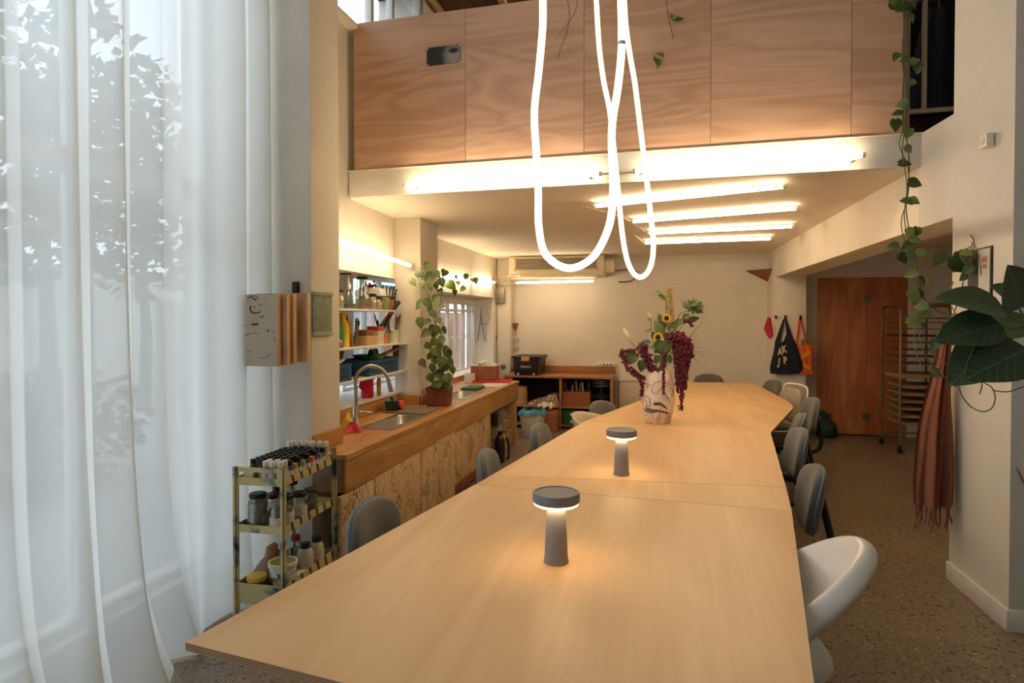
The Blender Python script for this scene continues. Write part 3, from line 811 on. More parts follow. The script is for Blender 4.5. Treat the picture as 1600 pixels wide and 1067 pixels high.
# leafy sprays
def spray(label, leaves, path):
    t = flower('leaf_spray', label, 'foliage')
    stem(t, [FP(*p) for p in path], .0025)
    for (x0, y0, x1, y1, s, dy) in leaves:
        a, b = FP(x0, y0, dy), FP(x1, y1, dy - .01)
        place_leaf(L_BOUQ, a, b - a, TOCAM + Vector((rnd.uniform(-.5, .5), 0, rnd.uniform(-.2, .6))), (b - a).length, t, wid=s)
spray('long narrow leaves reaching up beside the yellow spike', [(1040, 470, 1024, 452, .6, 0), (1036, 458, 1016, 458, .5, 0), (1040, 500, 1026, 498, 1, 0), (1040, 512, 1028, 490, 1, 0), (1036, 525, 1023, 500, 1.2, -.02)], [(1036, 560), (1040, 500), (1041, 470)])
spray('green leaves on the right side of the bouquet', [(1060, 505, 1045, 512, 1.5, -.03), (1055, 505, 1068, 500, 1.8, -.02), (1066, 498, 1078, 490, 1.6, 0), (1075, 500, 1093, 497, 1.2, .02), (1072, 482, 1066, 468, 1.2, 0), (1078, 485, 1100, 487, .7, 0), (1070, 535, 1086, 541, 1.1, .02)], [(1045, 560), (1055, 520), (1070, 490)])
spray('broad green leaves at the heart of the bouquet', [(1040, 535, 1022, 550, 2.2, -.06), (1035, 532, 1045, 552, 2.4, -.07), (1032, 556, 1022, 566, 2, -.07), (1042, 555, 1050, 566, 1.8, -.05), (1020, 515, 1008, 517, 1, -.02), (1022, 518, 1020, 530, 1.4, -.03), (1018, 535, 998, 535, 1.2, -.03), (1026, 545, 1014, 540, 1.6, -.05), (1048, 520, 1058, 528, 1.6, .02), (1038, 520, 1047, 533, 1.6, .0)], [(1034, 560), (1033, 540)])
spray('drooping dark leaves at the left of the bouquet', [(990, 545, 978, 555, 1.6, -.05), (992, 548, 980, 570, 1.8, -.05), (1006, 562, 998, 580, 1.8, -.06), (1010, 572, 1000, 576, 1.5, -.05), (998, 536, 1012, 546, 1.6, -.03)], [(1018, 570), (1005, 555), (992, 545)])
t = flower('dry_grass', 'wispy dry grass feathering out to the right', 'grass')
m = MB()
for k in range(11):
    a = (1060 + rnd.uniform(-4, 4), 550 + rnd.uniform(-8, 8)); e = (1096 + rnd.uniform(-10, 8), 504 + k * 6.5)
    mid_ = ((a[0] + e[0]) / 2, (a[1] + e[1]) / 2 - 4)
    P = smoothline([FP(*a, .03), FP(*mid_, .04), FP(*e, .05)], 5)
    m.tube(P, .0009, 4)
    for q in P[5:]:
        m.sphere(q + Vector((0, 0, .004)), .0022, 4, 3)
m.build('grass_heads', mat('dry_straw', '#a48a58', .8), t)
stem(t, [FP(1048, 565), FP(1060, 550)], .002)
# ------------------------------------------------------------ chairs
def superpad(w, h, th, bow=.03, n=28, rings=5, ex=3.2):
    """rounded upholstered pad in XZ, thickness along Y, bowed"""
    m = MB(); vs_ = []; fs_ = []
    prof = [(0, 1.0), (.55, 1.0), (.88, .86), (.98, .55), (1.0, .0)]
    prof = prof + [(r, -z) for r, z in prof[-2::-1]]
    for r, q in prof:
        for j in range(n):
            a = 2 * PI * j / n; c, s_ = math.cos(a), math.sin(a)
            x = math.copysign(abs(c) ** (2 / ex), c) * w / 2 * r; z = math.copysign(abs(s_) ** (2 / ex), s_) * h / 2 * r
            vs_.append((x, q * th / 2 + bow * (1 - (2 * x / w) ** 2) * -1, z))
    k = len(prof)
    for i in range(k - 1):
        for j in range(n):
            j2 = (j + 1) % n; fs_.append((i * n + j, i * n + j2, (i + 1) * n + j2, (i + 1) * n + j))
    m.add(vs_, fs_)
    return m
def pipingline(w, h, y, bow, n=36, ex=3.2):
    out = []
    for j in range(n):
        a = 2 * PI * j / n; c, s_ = math.cos(a), math.sin(a)
        x = math.copysign(abs(c) ** (2 / ex), c) * w / 2; z = math.copysign(abs(s_) ** (2 / ex), s_) * h / 2
        out.append(Vector((x, y - bow * (1 - (2 * x / w) ** 2), z)))
    return out
def office_chair(label, w=.40, h=.30, zc=.675, fab='grey_fabric', tilt=.12, group='grey office chairs'):
    t = thing('office_chair', label, 'chair', (0, 0, 0), 0, group)
    R_ = Matrix.Translation((0, -.225, zc)) @ Matrix.Rotation(tilt, 4, 'X')
    b = superpad(w, h, .062, .035, ex=2.7).xf(R_).build('backrest', M[fab], t, smooth=180)
    MB().tube([R_ @ p for p in pipingline(w * .985, h * .98, -.012, .035, ex=2.7)], .0065, 6, closed=True).build('piping', M['piping'], b)
    MB().tube(smoothline([(0, -.285, zc + .02), (0, -.315, zc - .10), (0, -.335, zc - .22), (0, -.30, zc - .31), (0, -.18, zc - .325), (0, 0, zc - .30)], 6), .017, 10).build('back_bar', M['black'], t)
    m = superpad(.43, .43, .075, .0, ex=3.5).xf(Matrix.Translation((0, .03, .445)) @ Matrix.Rotation(PI / 2, 4, 'X'))
    m.build('seat', M[fab], t, smooth=180)
    MB().lathe([(.05, .385), (.05, .40), (.07, .408)], (0, .02, 0), 16).build('seat_plate', M['black'], t)
    MB().cyl((0, .02, .10), (0, .02, .39), .024, n=12).build('gas_column', M['blackmetal'], t)
    for k in range(5):
        a = 2 * PI * k / 5 + .3; d = Vector((math.cos(a), math.sin(a), 0)); c = Vector((0, .02, 0))
        MB().tube([c + Vector((0, 0, .12)), c + d * .13 + Vector((0, 0, .105)), c + d * .26 + Vector((0, 0, .072))], [.026, .02, .014], 8).build('base_leg', M['black'], t)
        w_ = c + d * .26; s_ = Vector((-d.y, d.x, 0))
        cm = MB()
        for q in (-1, 1): cm.cyl(w_ + s_ * q * .008 + Vector((0, 0, .027)), w_ + s_ * q * .024 + Vector((0, 0, .027)), .0265, n=12)
        cm.cyl(w_ + Vector((0, 0, .03)), w_ + Vector((0, 0, .075)), .008, n=8)
        cm.build('caster', M['black'], t)
    return t
oc = office_chair('grey upholstered chair at the table by the paint trolley', tilt=.05)
oc.location = (-.80, 2.12, 0); oc.rotation_euler.z = -PI / 2 + .02
dup(oc, (-.63, 3.10, 0), -PI / 2 + .10, 'grey upholstered chair at the second table facing the drawn panels')
dup(oc, (-.53, 3.93, 0), -PI / 2 - .05, 'grey upholstered chair in front of the white bucket')
rc = office_chair('grey office chair with black bar tucked at the second table', w=.36, h=.31, zc=.665, tilt=.16)
rc.location = (.42, 3.16, 0); rc.rotation_euler.z = PI / 2 - .02
dup(rc, (.56, 4.20, 0), PI / 2 + .05, 'grey office chair at the notch between second and third table')
dup(rc, (.70, 4.92, 0), PI / 2 - .12, 'grey office chair leaning back behind the notch chair')
dup(rc, (.99, 5.85, 0), PI / 2 + .1, 'grey office chair with black bar nearest the bag wall')
dup(rc, (.94, 7.36, 0), PI / 2 + .35, 'grey office chair under the navy bag at the far corner')
dup(rc, (.52, 7.80, 0), PI - .05, 'grey chair at the far end edge of the table')
dup(rc, (-.28, 5.10, 0), -PI / 2 - .5, 'grey chair between shelf unit and vase')
# moulded shell chair
def shell(wd, dp, ztop, zseat, a0=-115, a1=115, nu=26, nv=8, zarm=.2, pz=1.7):
    def fn(u, v):
        a = math.radians(a0 + (a1 - a0) * u)
        rim = Vector((math.sin(a) * wd, -math.cos(a) * dp, ztop - zarm * (1 - math.cos(a)) / 1.4))
        base = Vector((math.sin(a) * wd * .35, -math.cos(a) * dp * .25 + .03, zseat))
        k = v ** .8
        p = base.lerp(rim, k); p.z = base.z + (rim.z - base.z) * v ** pz
        return p
    return MB().grid(fn, nu, nv)
def shell_chair(name, label, mname, wd, dp, ztop, zseat, th, group=None, zarm=.2, pz=1.7):
    t = thing(name, label, 'chair', (0, 0, 0), 0, group)
    m = shell(wd, dp, ztop, zseat, zarm=zarm, pz=pz)
    m.lathe([(.0, 0), (wd * .36, .0)], (0, .03, zseat), 20)
    o = m.build('shell', M[mname], t, smooth=180)
    md = o.modifiers.new('thickness', 'SOLIDIFY'); md.thickness = th; md.offset = 0
    md = o.modifiers.new('soft', 'SUBSURF'); md.levels = 1; md.render_levels = 2
    return t
c = shell_chair('shell_chair', 'cream moulded shell chair in front of the green crates', 'cream', .23, .22, .80, .44, .018, 'cream shell chairs', .10)
for sx_ in (-1, 1):
    for sy in (-1, 1):
        MB().cyl((sx_ * .20, sy * .2, 0), (sx_ * .09, sy * .09 + .03, .43), .011, .013, 8).build('leg', M['palewood'], c)
c.location = (-.44, 4.62, 0); c.rotation_euler.z = -PI / 2 - .25
d_ = dup(c, (-.02, 6.95, 0), -PI / 2 - .3, 'cream moulded shell chair half hidden behind the vase')
# tube-framed chair by the bag wall
t = thing('tube_frame_chair', 'grey seated chair with a white tube frame by the bag wall', 'chair', (1.03, 6.62, 0), PI / 2 + .42)
superpad(.36, .34, .05, .03).xf(Matrix.Translation((0, -.2, .64)) @ Matrix.Rotation(.12, 4, 'X')).build('backrest', mat('beige_fabric', '#a59a86', .9, bump=.2, bs=300), t, smooth=180)
superpad(.42, .42, .05, 0).xf(Matrix.Translation((0, .03, .44)) @ Matrix.Rotation(PI / 2, 4, 'X')).build('seat', M['grey_fabric'], t, smooth=180)
MB().tube(smoothline([(-.20, .2, .012), (-.20, .19, .30), (-.20, -.05, .42), (-.20, -.22, .60), (-.19, -.265, .78), (-.12, -.275, .835), (.12, -.275, .835), (.19, -.265, .78), (.20, -.22, .60), (.20, -.05, .42), (.20, .19, .30), (.20, .2, .012)], 6), .012, 10).build('frame', M['white_gloss'], t)
for s_ in (-1, 1):
    MB().tube([(s_ * .19, -.02, .41), (s_ * .2, -.24, .012)], .011, 8).build('leg', M['white_gloss'], t)
# big white bucket chair in the foreground
t = shell_chair('bucket_chair', 'large white moulded bucket chair at the nearest table', 'white_gloss', .255, .27, .85, .56, .062, None, .30, 1.25)
t.location = (.315, 2.03, 0); t.rotation_euler.z = PI / 2 - .12
def spine(u, v):
    z = .62 - .26 * v
    y = -.115 + .05 * math.sin(v * 2.2 * PI + .6) + .08 * v
    hw = .115 * (1 - .35 * v) * (1 + .15 * math.sin(v * 2 * PI))
    return Vector(((u - .5) * 2 * hw, y - .05 * (1 - (2 * u - 1) ** 2), z))
o = MB().grid(spine, 10, 12).build('spine', M['white_gloss'], t, smooth=180)
md = o.modifiers.new('thickness', 'SOLIDIFY'); md.thickness = .022; md.offset = 0
md = o.modifiers.new('soft', 'SUBSURF'); md.levels = 1; md.render_levels = 1
MB().tube([(0, -.14, .335), (0, -.02, .36), (0, .05, .40)], .03, 10).build('tilt_arm', M['black'], t)
MB().lathe([(.10, .40), (.12, .425), (.12, .455)], (0, .03, 0), 20).build('seat_plate', M['black'], t)
MB().cyl((0, .03, .09), (0, .03, .41), .026, n=12).build('gas_column', M['blackmetal'], t)
for k in range(5):
    a = 2 * PI * k / 5 - .4; d = Vector((math.cos(a), math.sin(a), 0)); cc = Vector((0, .03, 0))
    MB().tube([cc + Vector((0, 0, .12)), cc + d * .15 + Vector((0, 0, .10)), cc + d * .28 + Vector((0, 0, .07))], [.028, .02, .014], 8).build('base_leg', M['black'], t)
    w_ = cc + d * .28; s2 = Vector((-d.y, d.x, 0)); cm = MB()
    for q in (-1, 1): cm.cyl(w_ + s2 * q * .008 + Vector((0, 0, .027)), w_ + s2 * q * .026 + Vector((0, 0, .027)), .0265, n=12)
    cm.cyl(w_ + Vector((0, 0, .03)), w_ + Vector((0, 0, .075)), .008, n=8)
    cm.build('caster', M['black'], t)
# ------------------------------------------------------------ counter along the left wall
CZ = .755
ct = thing('wooden_counter', 'long wooden sink counter along the left wall', 'counter', (-1.95, 5.2, 0))
def cbox(name, x0, x1, y0, y1, z0, z1, m='oak', bevel=.0015):
    return MB().box(x0 + 1.95, x1 + 1.95, y0 - 5.2, y1 - 5.2, z0, z1).build(name, M[m], ct, bevel=bevel)
# worktop with two sink openings, laid as strips round the holes
S1 = (-1.995, -1.765, 3.86, 4.50); S2 = (-2.06, -1.79, 5.45, 6.10)
XF, XB, YN, YF = -1.672, -2.235, 3.085, 7.255
wt = MB()
def strip(x0, x1, y0, y1): wt.box(x0 + 1.95, x1 + 1.95, y0 - 5.2, y1 - 5.2, CZ - .028, CZ)
strip(-1.885, XF, YN, 3.40); strip(XB, XF, 3.40, S1[2])
strip(XB, S1[0], S1[2], S1[3]); strip(S1[1], XF, S1[2], S1[3])
strip(XB, XF, S1[3], 5.03); strip(-2.03, XF, 5.03, 5.45)
strip(S2[1], XF, S2[2], S2[3]); strip(-2.235, S2[0], 5.47, S2[3]); strip(XB, XF, S2[3], YF)
strip(-2.36, XB, 6.27, YF)
wt.build('worktop', M['oak'], ct, smooth=30)
cbox('apron', -1.70, -1.682, YN + .01, YF - .01, .545, CZ - .028)
cbox('end_panel', -1.885, -1.70, YN + .004, YN + .024, .545, CZ - .028, 'oak_end')
cbox('end_panel', -2.235, -1.70, YF - .03, YF - .008, 0, CZ - .028, 'palewood')
cbox('upstand', -1.883, -1.865, YN, 3.40, CZ, CZ + .098)
cbox('upstand', -2.235, -2.217, 3.41, 5.03, CZ, CZ + .085)
cbox('upstand', -2.215, -2.03, 5.012, 5.032, CZ, CZ + .085)
cbox('upstand', -2.03, -2.012, 5.032, 5.46, CZ, CZ + .085)
cbox('upstand', -2.366, -2.345, 6.27, YF, CZ, CZ + .06)
for y in (3.4, 5.0, 6.6):
    cbox('leg', -2.2, -2.15, y, y + .05, 0, CZ - .03, 'palewood')
# sinks
def sink(y0, y1, x0, x1, depth, label):
    t = thing('steel_sink', label, 'sink', ((x0 + x1) / 2, (y0 + y1) / 2, CZ), 0)
    hx, hy = (x1 - x0) / 2, (y1 - y0) / 2
    m = MB(); r = .022
    def rr(ax, ay, rad, z, n=5):
        out = []
        for cx_, cy_, a0 in ((ax - rad, ay - rad, 0), (-ax + rad, ay - rad, 90), (-ax + rad, -ay + rad, 180), (ax - rad, -ay + rad, 270)):
            for i in range(n + 1):
                a = math.radians(a0 + 90 * i / n); out.append((cx_ + rad * math.cos(a), cy_ + rad * math.sin(a), z))
        return out
    loops = [rr(hx + .012, hy + .012, .02, .0005), rr(hx + .012, hy + .012, .02, .004), rr(hx - .022, hy - .022, .05, .004), rr(hx - .026, hy - .026, .05, -.004), rr(hx - .032, hy - .032, .05, -depth + .02), rr(hx - .055, hy - .055, .04, -depth), rr(.03, .03, .03, -depth - .004)]
    n = len(loops[0]); vs_ = [p for l in loops for p in l]; fs_ = []
    for i in range(len(loops) - 1):
        for j in range(n):
            fs_.append((i * n + j, i * n + (j + 1) % n, (i + 1) * n + (j + 1) % n, (i + 1) * n + j))
    fs_.append(tuple((len(loops) - 1) * n + j for j in range(n)))
    m.add(vs_, fs_).build('basin', M['steel'], t, smooth=50)
    MB().lathe([(.0, -depth), (.026, -depth), (.03, -depth + .003), (.02, -depth + .002), (0, -depth + .001)], n=16).build('drain', M['dsteel'], t)
    return t
sink(S1[2], S1[3], S1[0], S1[1], .14, 'steel sink under the tall kitchen tap')
sink(S2[2], S2[3], S2[0], S2[1], .13, 'second steel sink beyond the potted climber')
# tap
t = thing('kitchen_tap', 'tall brushed steel tap with a curved pull-out spout', 'tap', (-2.045, 3.90, CZ))
MB().lathe([(.026, 0), (.026, .004), (.021, .01), (.021, .14), (.0165, .15)], n=18).build('body', M['steel'], t)
top = smoothline([(0, 0, .14), (0, 0, .25), (0, 0, .32), (.018, .01, .375), (.075, .045, .415), (.14, .08, .40), (.178, .10, .355), (.19, .108, .315)], 6)
MB().tube(top, .0125, 12).build('spout', M['steel'], t)
MB().cyl((.19, .108, .317), (.208, .118, .235), .0145, .0165, 12).build('spray_head', M['steel'], t)
MB().tube([(0, .012, .10), (.03, .035, .10), (.095, .06, .092)], [.011, .009, .005], 8).build('handle', M['steel'], t)
# drainer board over the far half of the sink
o = MB().box(-2.15, -1.79, 4.53, 4.86, CZ + .001, CZ + .012).build('draining_board', mat('taupe_tray', '#7a6b58', .6, var=.1), bevel=.006)
tag(o, 'flat taupe draining board beside the first sink', 'tray')
# bits round the first sink
t = thing('soap_caddy', 'small dark green soap caddy behind the sink', 'caddy', (-2.10, AZ(600, 640, CZ).y - .1, CZ), .3)
gm = mat('dark_green_plastic', '#12372f', .35)
MB().hexa([(-.042, -.036, 0), (.042, -.036, 0), (.042, .036, 0), (-.042, .036, 0), (-.05, -.042, .085), (.05, -.042, .085), (.05, .042, .085), (-.05, .042, .085)]).build('box', gm, t, bevel=.005)
MB().box(-.056, .056, -.048, .048, .083, .092).build('rim', gm, t, bevel=.003)
MB().lathe([(.012, .09), (.012, .115), (.007, .12)], n=10).build('pump', gm, t)
o = MB().xf(Matrix()).lathe([(0, -.062), (.03, -.06), (.036, -.05), (.036, .05), (.03, .06), (0, .062)], n=16).xf(Matrix.Translation((-2.10, 4.70, CZ + .0485)) @ Matrix.Rotation(PI / 2 - .25, 4, 'Z') @ Matrix.Rotation(PI / 2, 4, 'X') ).build('sponge_roll', mat('coral_sponge', '#d9605c', .9, bump=.3))
tag(o, 'coral pink sponge roll lying by the draining board', 'sponge')
def cloth(name, c, col, r, seed, label, h=.06, lo=None):
    rr_ = random.Random(seed); ph = [rr_.uniform(0, 6) for _ in range(4)]
    def fn(u, v):
        a = 2 * PI * u; k = v
        rad = r * k * (1 + .25 * math.sin(3 * a + ph[0]) + .15 * math.sin(5 * a + ph[1]))
        z = h * (1 - k ** 1.6) * (1 + .25 * math.sin(2 * a + ph[2])) + .012 * math.sin(7 * a + ph[3]) * k * (1 - k) * 4
        return Vector((c[0] + rad * math.cos(a), c[1] + rad * math.sin(a), c[2] + max(.003, z)))
    o = MB().grid(fn, 40, 10, wrap=True).build(name, col, None, smooth=180)
    tag(o, label, 'cloth'); return o
cloth('cleaning_cloth', (-1.985, 3.74, CZ), mat('pink_cloth', '#cf4a5e', .95, bump=.3), .062, 3, 'crumpled pink cloth on the near edge of the sink', .055)
cloth('cleaning_cloth', (-2.045, 3.79, CZ), mat('yellow_cloth', '#d8c63c', .95, bump=.3), .052, 5, 'crumpled yellow cloth behind the pink one', .095)
cloth('cleaning_cloth', (-2.075, 3.84, CZ), mat('lime_cloth', '#8fae3a', .95, bump=.3), .045, 8, 'crumpled lime green cloth against the pier', .07)
# red jug-funnel on the sill
t = thing('watering_can', 'red plastic watering can on the sill behind the tap', 'watering can', (-2.29, AX(574, 620, -2.29).y, .868), .2)
rm = mat('red_plastic', '#c4192c', .35)
MB().lathe([(.045, 0), (.05, .01), (.048, .16), (.044, .165)], n=18).build('body', rm, t)
MB().tube(smoothline([(0, -.045, .03), (0, -.09, .05), (0, -.125, .10), (.0, -.15, .03)], 4)[:-3], [.014] * 10 if False else .011, 8).build('spout', rm, t)
MB().lathe([(.012, 0), (.05, .035), (.052, .04), (.0, .02)], n=16).xf(Matrix.Translation((.02, -.09, .10)) @ Matrix.Rotation(1.1, 4, 'X')).build('rose', rm, t)
o = MB().lathe([(.016, 0), (.018, .02), (.018, .13), (.008, .15), (.008, .18)], n=12).build('squeeze_bottle', mat('ochre_plastic', '#c98a2a', .5)); o.location = (-2.25, AX(592, 620, -2.25).y, .868)
tag(o, 'slim ochre bottle beside the red watering can', 'bottle')
# second half of the counter
o = MB().box(-2.03, -1.86, 6.13, 6.42, CZ, CZ + .03).build('scouring_pad_board', mat('green_board', '#4f7a4c', .8), bevel=.004); tag(o, 'flat green board beyond the second sink', 'board')
o = MB().box(-1.98, -1.72, 6.55, 7.12, CZ + .0005, CZ + .002).build('paper_sheet', M['white']); tag(o, 'white sheet of paper at the far end of the counter', 'paper')
o = MB().lathe([(.0, 0), (.062, 0), (.065, .005), (.065, .105), (.060, .108), (.056, .10), (.056, .01), (0, .01)], n=24).build('white_pot', M['white_gloss']); o.location = (-2.19, 6.95, CZ); tag(o, 'plain white pot below the barred window', 'pot')
o = MB().slab([(-2.31, 6.62, CZ + .0), (-2.31, 6.74, CZ), (-2.335, 6.74, CZ + .12), (-2.335, 6.62, CZ + .12)], (-.006, 0, 0)).build('grey_tile', mat('grey_tile', '#8f8578', .7)); tag(o, 'small grey tile leaning under the barred window', 'tile')
t = thing('planter_box', 'square terracotta planter topped with white pebbles', 'planter', (-2.04, 7.06, CZ), .08)
m = MB(); m.box(-.15, .15, -.105, .105, .03, .19); m.build('box', M['terracotta'], t, bevel=.006)
MB().box(-.145, .145, -.10, .10, .19, .196).build('gravel_bed', M['wall_rough'], t)
rr_ = random.Random(9)
for k in range(16):
    MB().sphere((0, 0, 0), rr_.uniform(.014, .026), 8, 5, (1, .8, .7)).xf(Matrix.Translation((rr_.uniform(-.05, .13), rr_.uniform(-.075, .075), .205 + .012 * (k % 3)))).build('pebble', M['white'], t, smooth=180)
for k in range(7):
    place_leaf(L_POTHOS, (-.11 + .02 * k, -.05, .197), (rr_.uniform(-.5, .5), -.4, .6), (0, -.3, 1), .035, t)
t = thing('red_tray', 'bright red tray under the terracotta planter', 'tray', (-1.98, 7.06, CZ), .08)
MB().box(-.22, .25, -.145, .145, .0005, .014).build('base', mat('red_tray', '#c8352a', .4), t, bevel=.005)
MB().tube([(-.21, -.135, .02), (.24, -.135, .02), (.24, .135, .02), (-.21, .135, .02)], .008, 8, closed=True).build('rim', mat('red_tray_rim', '#d23a2c', .4), t)
# pot with the climbing plant
t = thing('climbing_plant', 'pothos climbing from a square rust red pot on the counter', 'plant', (-1.865, 5.05, CZ), .12)
PC = Vector((-1.865, 5.05, CZ)); RI = Matrix.Rotation(-.12, 3, 'Z')
def PL(x, y, Y_): return RI @ (AY(x, y, Y_) - PC)
MB().hexa([(-.088, -.088, 0), (.088, -.088, 0), (.088, .088, 0), (-.088, .088, 0), (-.098, -.098, .16), (.098, -.098, .16), (.098, .098, .16), (-.098, .098, .16)]).build('pot', M['corten'], t, bevel=.004)
MB().box(-.09, .09, -.09, .09, .150, .163).build('soil', M['soil'], t)
stems = [[(688, 606), (684, 570), (686, 530), (678, 500), (672, 470), (668, 440), (660, 425), (655, 430)],
         [(692, 606), (700, 575), (692, 540), (680, 510), (682, 480), (660, 445), (648, 425), (655, 418), (670, 425), (690, 440), (702, 430)],
         [(684, 606), (676, 580), (680, 545), (676, 520), (686, 490), (690, 470), (680, 450), (664, 432)],
         [(695, 606), (708, 588), (705, 560), (690, 548)], [(680, 606), (672, 590), (664, 572), (660, 566)], [(690, 606), (694, 560), (688, 520)], [(686, 606), (690, 585), (698, 570)]]
for sk, s_ in enumerate(stems):
    MB().tube(smoothline([PL(x, y, 4.96 if y < 600 else 5.05) for x, y in s_], 5), .0028, 5).build('stem', M['stem'] if sk % 2 else M['brownstem'], t)
lv = [(655, 428, 22), (668, 415, 24), (671, 432, 26), (683, 428, 20), (690, 440, 22), (660, 443, 18), (672, 447, 20), (688, 455, 18), (645, 440, 20), (680, 466, 22), (668, 473, 24), (657, 475, 26), (690, 478, 18), (676, 490, 20), (657, 503, 26), (668, 502, 18), (684, 515, 20), (666, 520, 26), (678, 534, 22), (690, 530, 20), (668, 540, 20), (683, 550, 24), (672, 556, 18), (660, 567, 22), (690, 565, 28), (700, 552, 24), (697, 572, 26), (676, 575, 24), (686, 585, 26), (672, 590, 22), (699, 590, 24), (707, 578, 18), (692, 600, 20), (680, 601, 20), (696, 545, 18), (686, 500, 16), (674, 512, 18), (694, 515, 18), (670, 460, 16), (684, 600, 22), (700, 602, 18), (690, 574, 22), (680, 562, 22), (692, 588, 20), (703, 565, 20), (676, 548, 18), (687, 540, 18), (678, 522, 18), (672, 484, 16), (682, 446, 18)]
for k, (x, y, s_) in enumerate(lv):
    p = PL(x, y, 4.93 + rnd.uniform(-.07, .07) * (1 if y > 540 else .35)); sz = s_ * .0037
    dd = Vector((rnd.uniform(-.9, .9), rnd.uniform(-.5, .1), rnd.uniform(-1.1, -.2)))
    place_leaf(L_POTHOS, p - dd.normalized() * sz * .4, dd, TOCAM + Vector((rnd.uniform(-.5, .5), rnd.uniform(-.3, .3), rnd.uniform(-.1, .5))), sz, t)
# runner of the same plant along the far tube
t = thing('vine_runner', 'thin leafy vine running along the far wall tube', 'plant', (-2.2, 6.0, 1.9))
VC = Vector((-2.2, 6.0, 1.9))
MB().tube(smoothline([AY(702, 430, 5.5) - VC, AY(690, 446, 6.0) - VC, AX(712, 446, -2.28) - VC, AX(735, 436, -2.28) - VC, AX(750, 442, -2.28) - VC, AX(742, 456, -2.28) - VC], 6), .003, 5).build('stem', M['stem'], t)
for x, y, s_ in ((694, 427, 22), (707, 447, 28), (713, 433, 16), (728, 434, 16), (738, 438, 16), (722, 452, 16), (711, 458, 14), (744, 440, 18), (716, 442, 14)):
    p = AX(x, y, -2.25) - VC; dd = Vector((rnd.uniform(-.2, .6), rnd.uniform(-.9, .3), rnd.uniform(-.8, .1)))
    place_leaf(L_POTHOS, p - dd.normalized() * s_ * .003, dd, TOCAM + Vector((.5, 0, rnd.uniform(0, .5))), s_ * .0048, t)
o = MB()
for k in range(16):
    a = AX(760 + rnd.uniform(-6, 22), 441 + rnd.uniform(-2, 3), -2.26); o.tube(smoothline([a, a + Vector((rnd.uniform(0, .05), rnd.uniform(-.2, .2), rnd.uniform(-.02, .07))), a + Vector((rnd.uniform(0, .08), rnd.uniform(-.35, .35), rnd.uniform(-.05, .08)))], 4), .0018, 4)
o = o.build('dry_tendrils', mat('dry_tendril', '#b79a62', .8)); tag(o, 'dry curly tendrils caught on the back corner tube', 'tendrils'); o['kind'] = 'stuff'

# ------------------------------------------------------------ drawn panels standing under the counter
def drawn():
    t = NT('drawn_panel'); oi = t.node('ObjectInfo')
    def co(sc):
        v = t.coord(sc); a = t.node('VectorMath', operation='ADD'); t.l.new(v, a.inputs[0]); cb = t.node('CombineXYZ')
        for k in range(3): t.set(cb.inputs[k], t.math('MULTIPLY', oi.outputs['Random'], 31.0 + 7 * k))
        t.l.new(cb.outputs[0], a.inputs[1]); return a.outputs[0]
    base = t.ramp(t.noise(co((1, 6, 1.2)), 4, 4), [(.3, '#c2a277'), (.7, '#dbbd92')])
    n = t.noise(co((1, 2.2, 1)), 5.5, 2, .5, 2.2)
    ln = t.math('LESS_THAN', t.math('ABSOLUTE', t.math('SUBTRACT', n, .5)), .010)
    n2 = t.noise(co((1, 1.5, .7)), 15, 3, .55, 2.5)
    ln2 = t.math('MULTIPLY', t.math('LESS_THAN', t.math('ABSOLUTE', t.math('SUBTRACT', n2, .5)), .035), t.math('GREATER_THAN', t.noise(co((1, 1, 1)), 5, 2), .57))
    blot = t.math('GREATER_THAN', t.noise(co((1, 2, 1)), 11, 4, .6, 1.5), .73)
    l = t.math('MAXIMUM', t.math('MAXIMUM', t.math('MULTIPLY', ln, .95), t.math('MULTIPLY', ln2, .85)), blot)
    t.base(t.mix(l, base, '#36261a')); t.p(Roughness=.75); t.bump(l, -.25, .004); return t.mat
M['drawn'] = drawn()
ys = [3.04, 3.44, 3.82, 4.17, 4.50, 4.92]
for i in range(5):
    y0, y1 = ys[i] + .002, ys[i + 1] - .002
    o = MB().box(-.012, .012, -(y1 - y0) / 2, (y1 - y0) / 2, 0, .525 + .006 * i - (.01 if i == 3 else 0)).build('drawn_panel', M['drawn'], bevel=.002)
    o.location = (-1.693 + .004 * (i % 2), (y0 + y1) / 2, .012)
    tag(o, ['nearest ink-drawn wooden panel under the counter, behind the first grey chair', 'second ink-drawn panel from the near end under the counter', 'third panel from the near end, with a round face drawn near its top', 'fourth panel from the near end, with dark burnt marks', 'fifth panel from the near end, last before the dark gap'][i], 'panel', 'drawn panels under the counter')
o = MB().box(-.014, .014, -.56, .56, 0, .435).build('drawn_panel', M['drawn'], bevel=.002); o.location = (-1.71, 5.51, .105)
tag(o, 'wide ink-drawn panel raised on a red rail, beyond the dark gap', 'panel', 'drawn panels under the counter')
o = MB().box(-1.76, -1.685, 4.95, 6.06, .03, .104).build('panel_rail', M['corten'], bevel=.003); tag(o, 'reddish rail under the wide drawn panel', 'rail')
for y in (5.0, 5.5, 6.0): MB().box(-1.745, -1.70, y - .02, y + .02, 0, .03).build('foot', M['corten'], o)
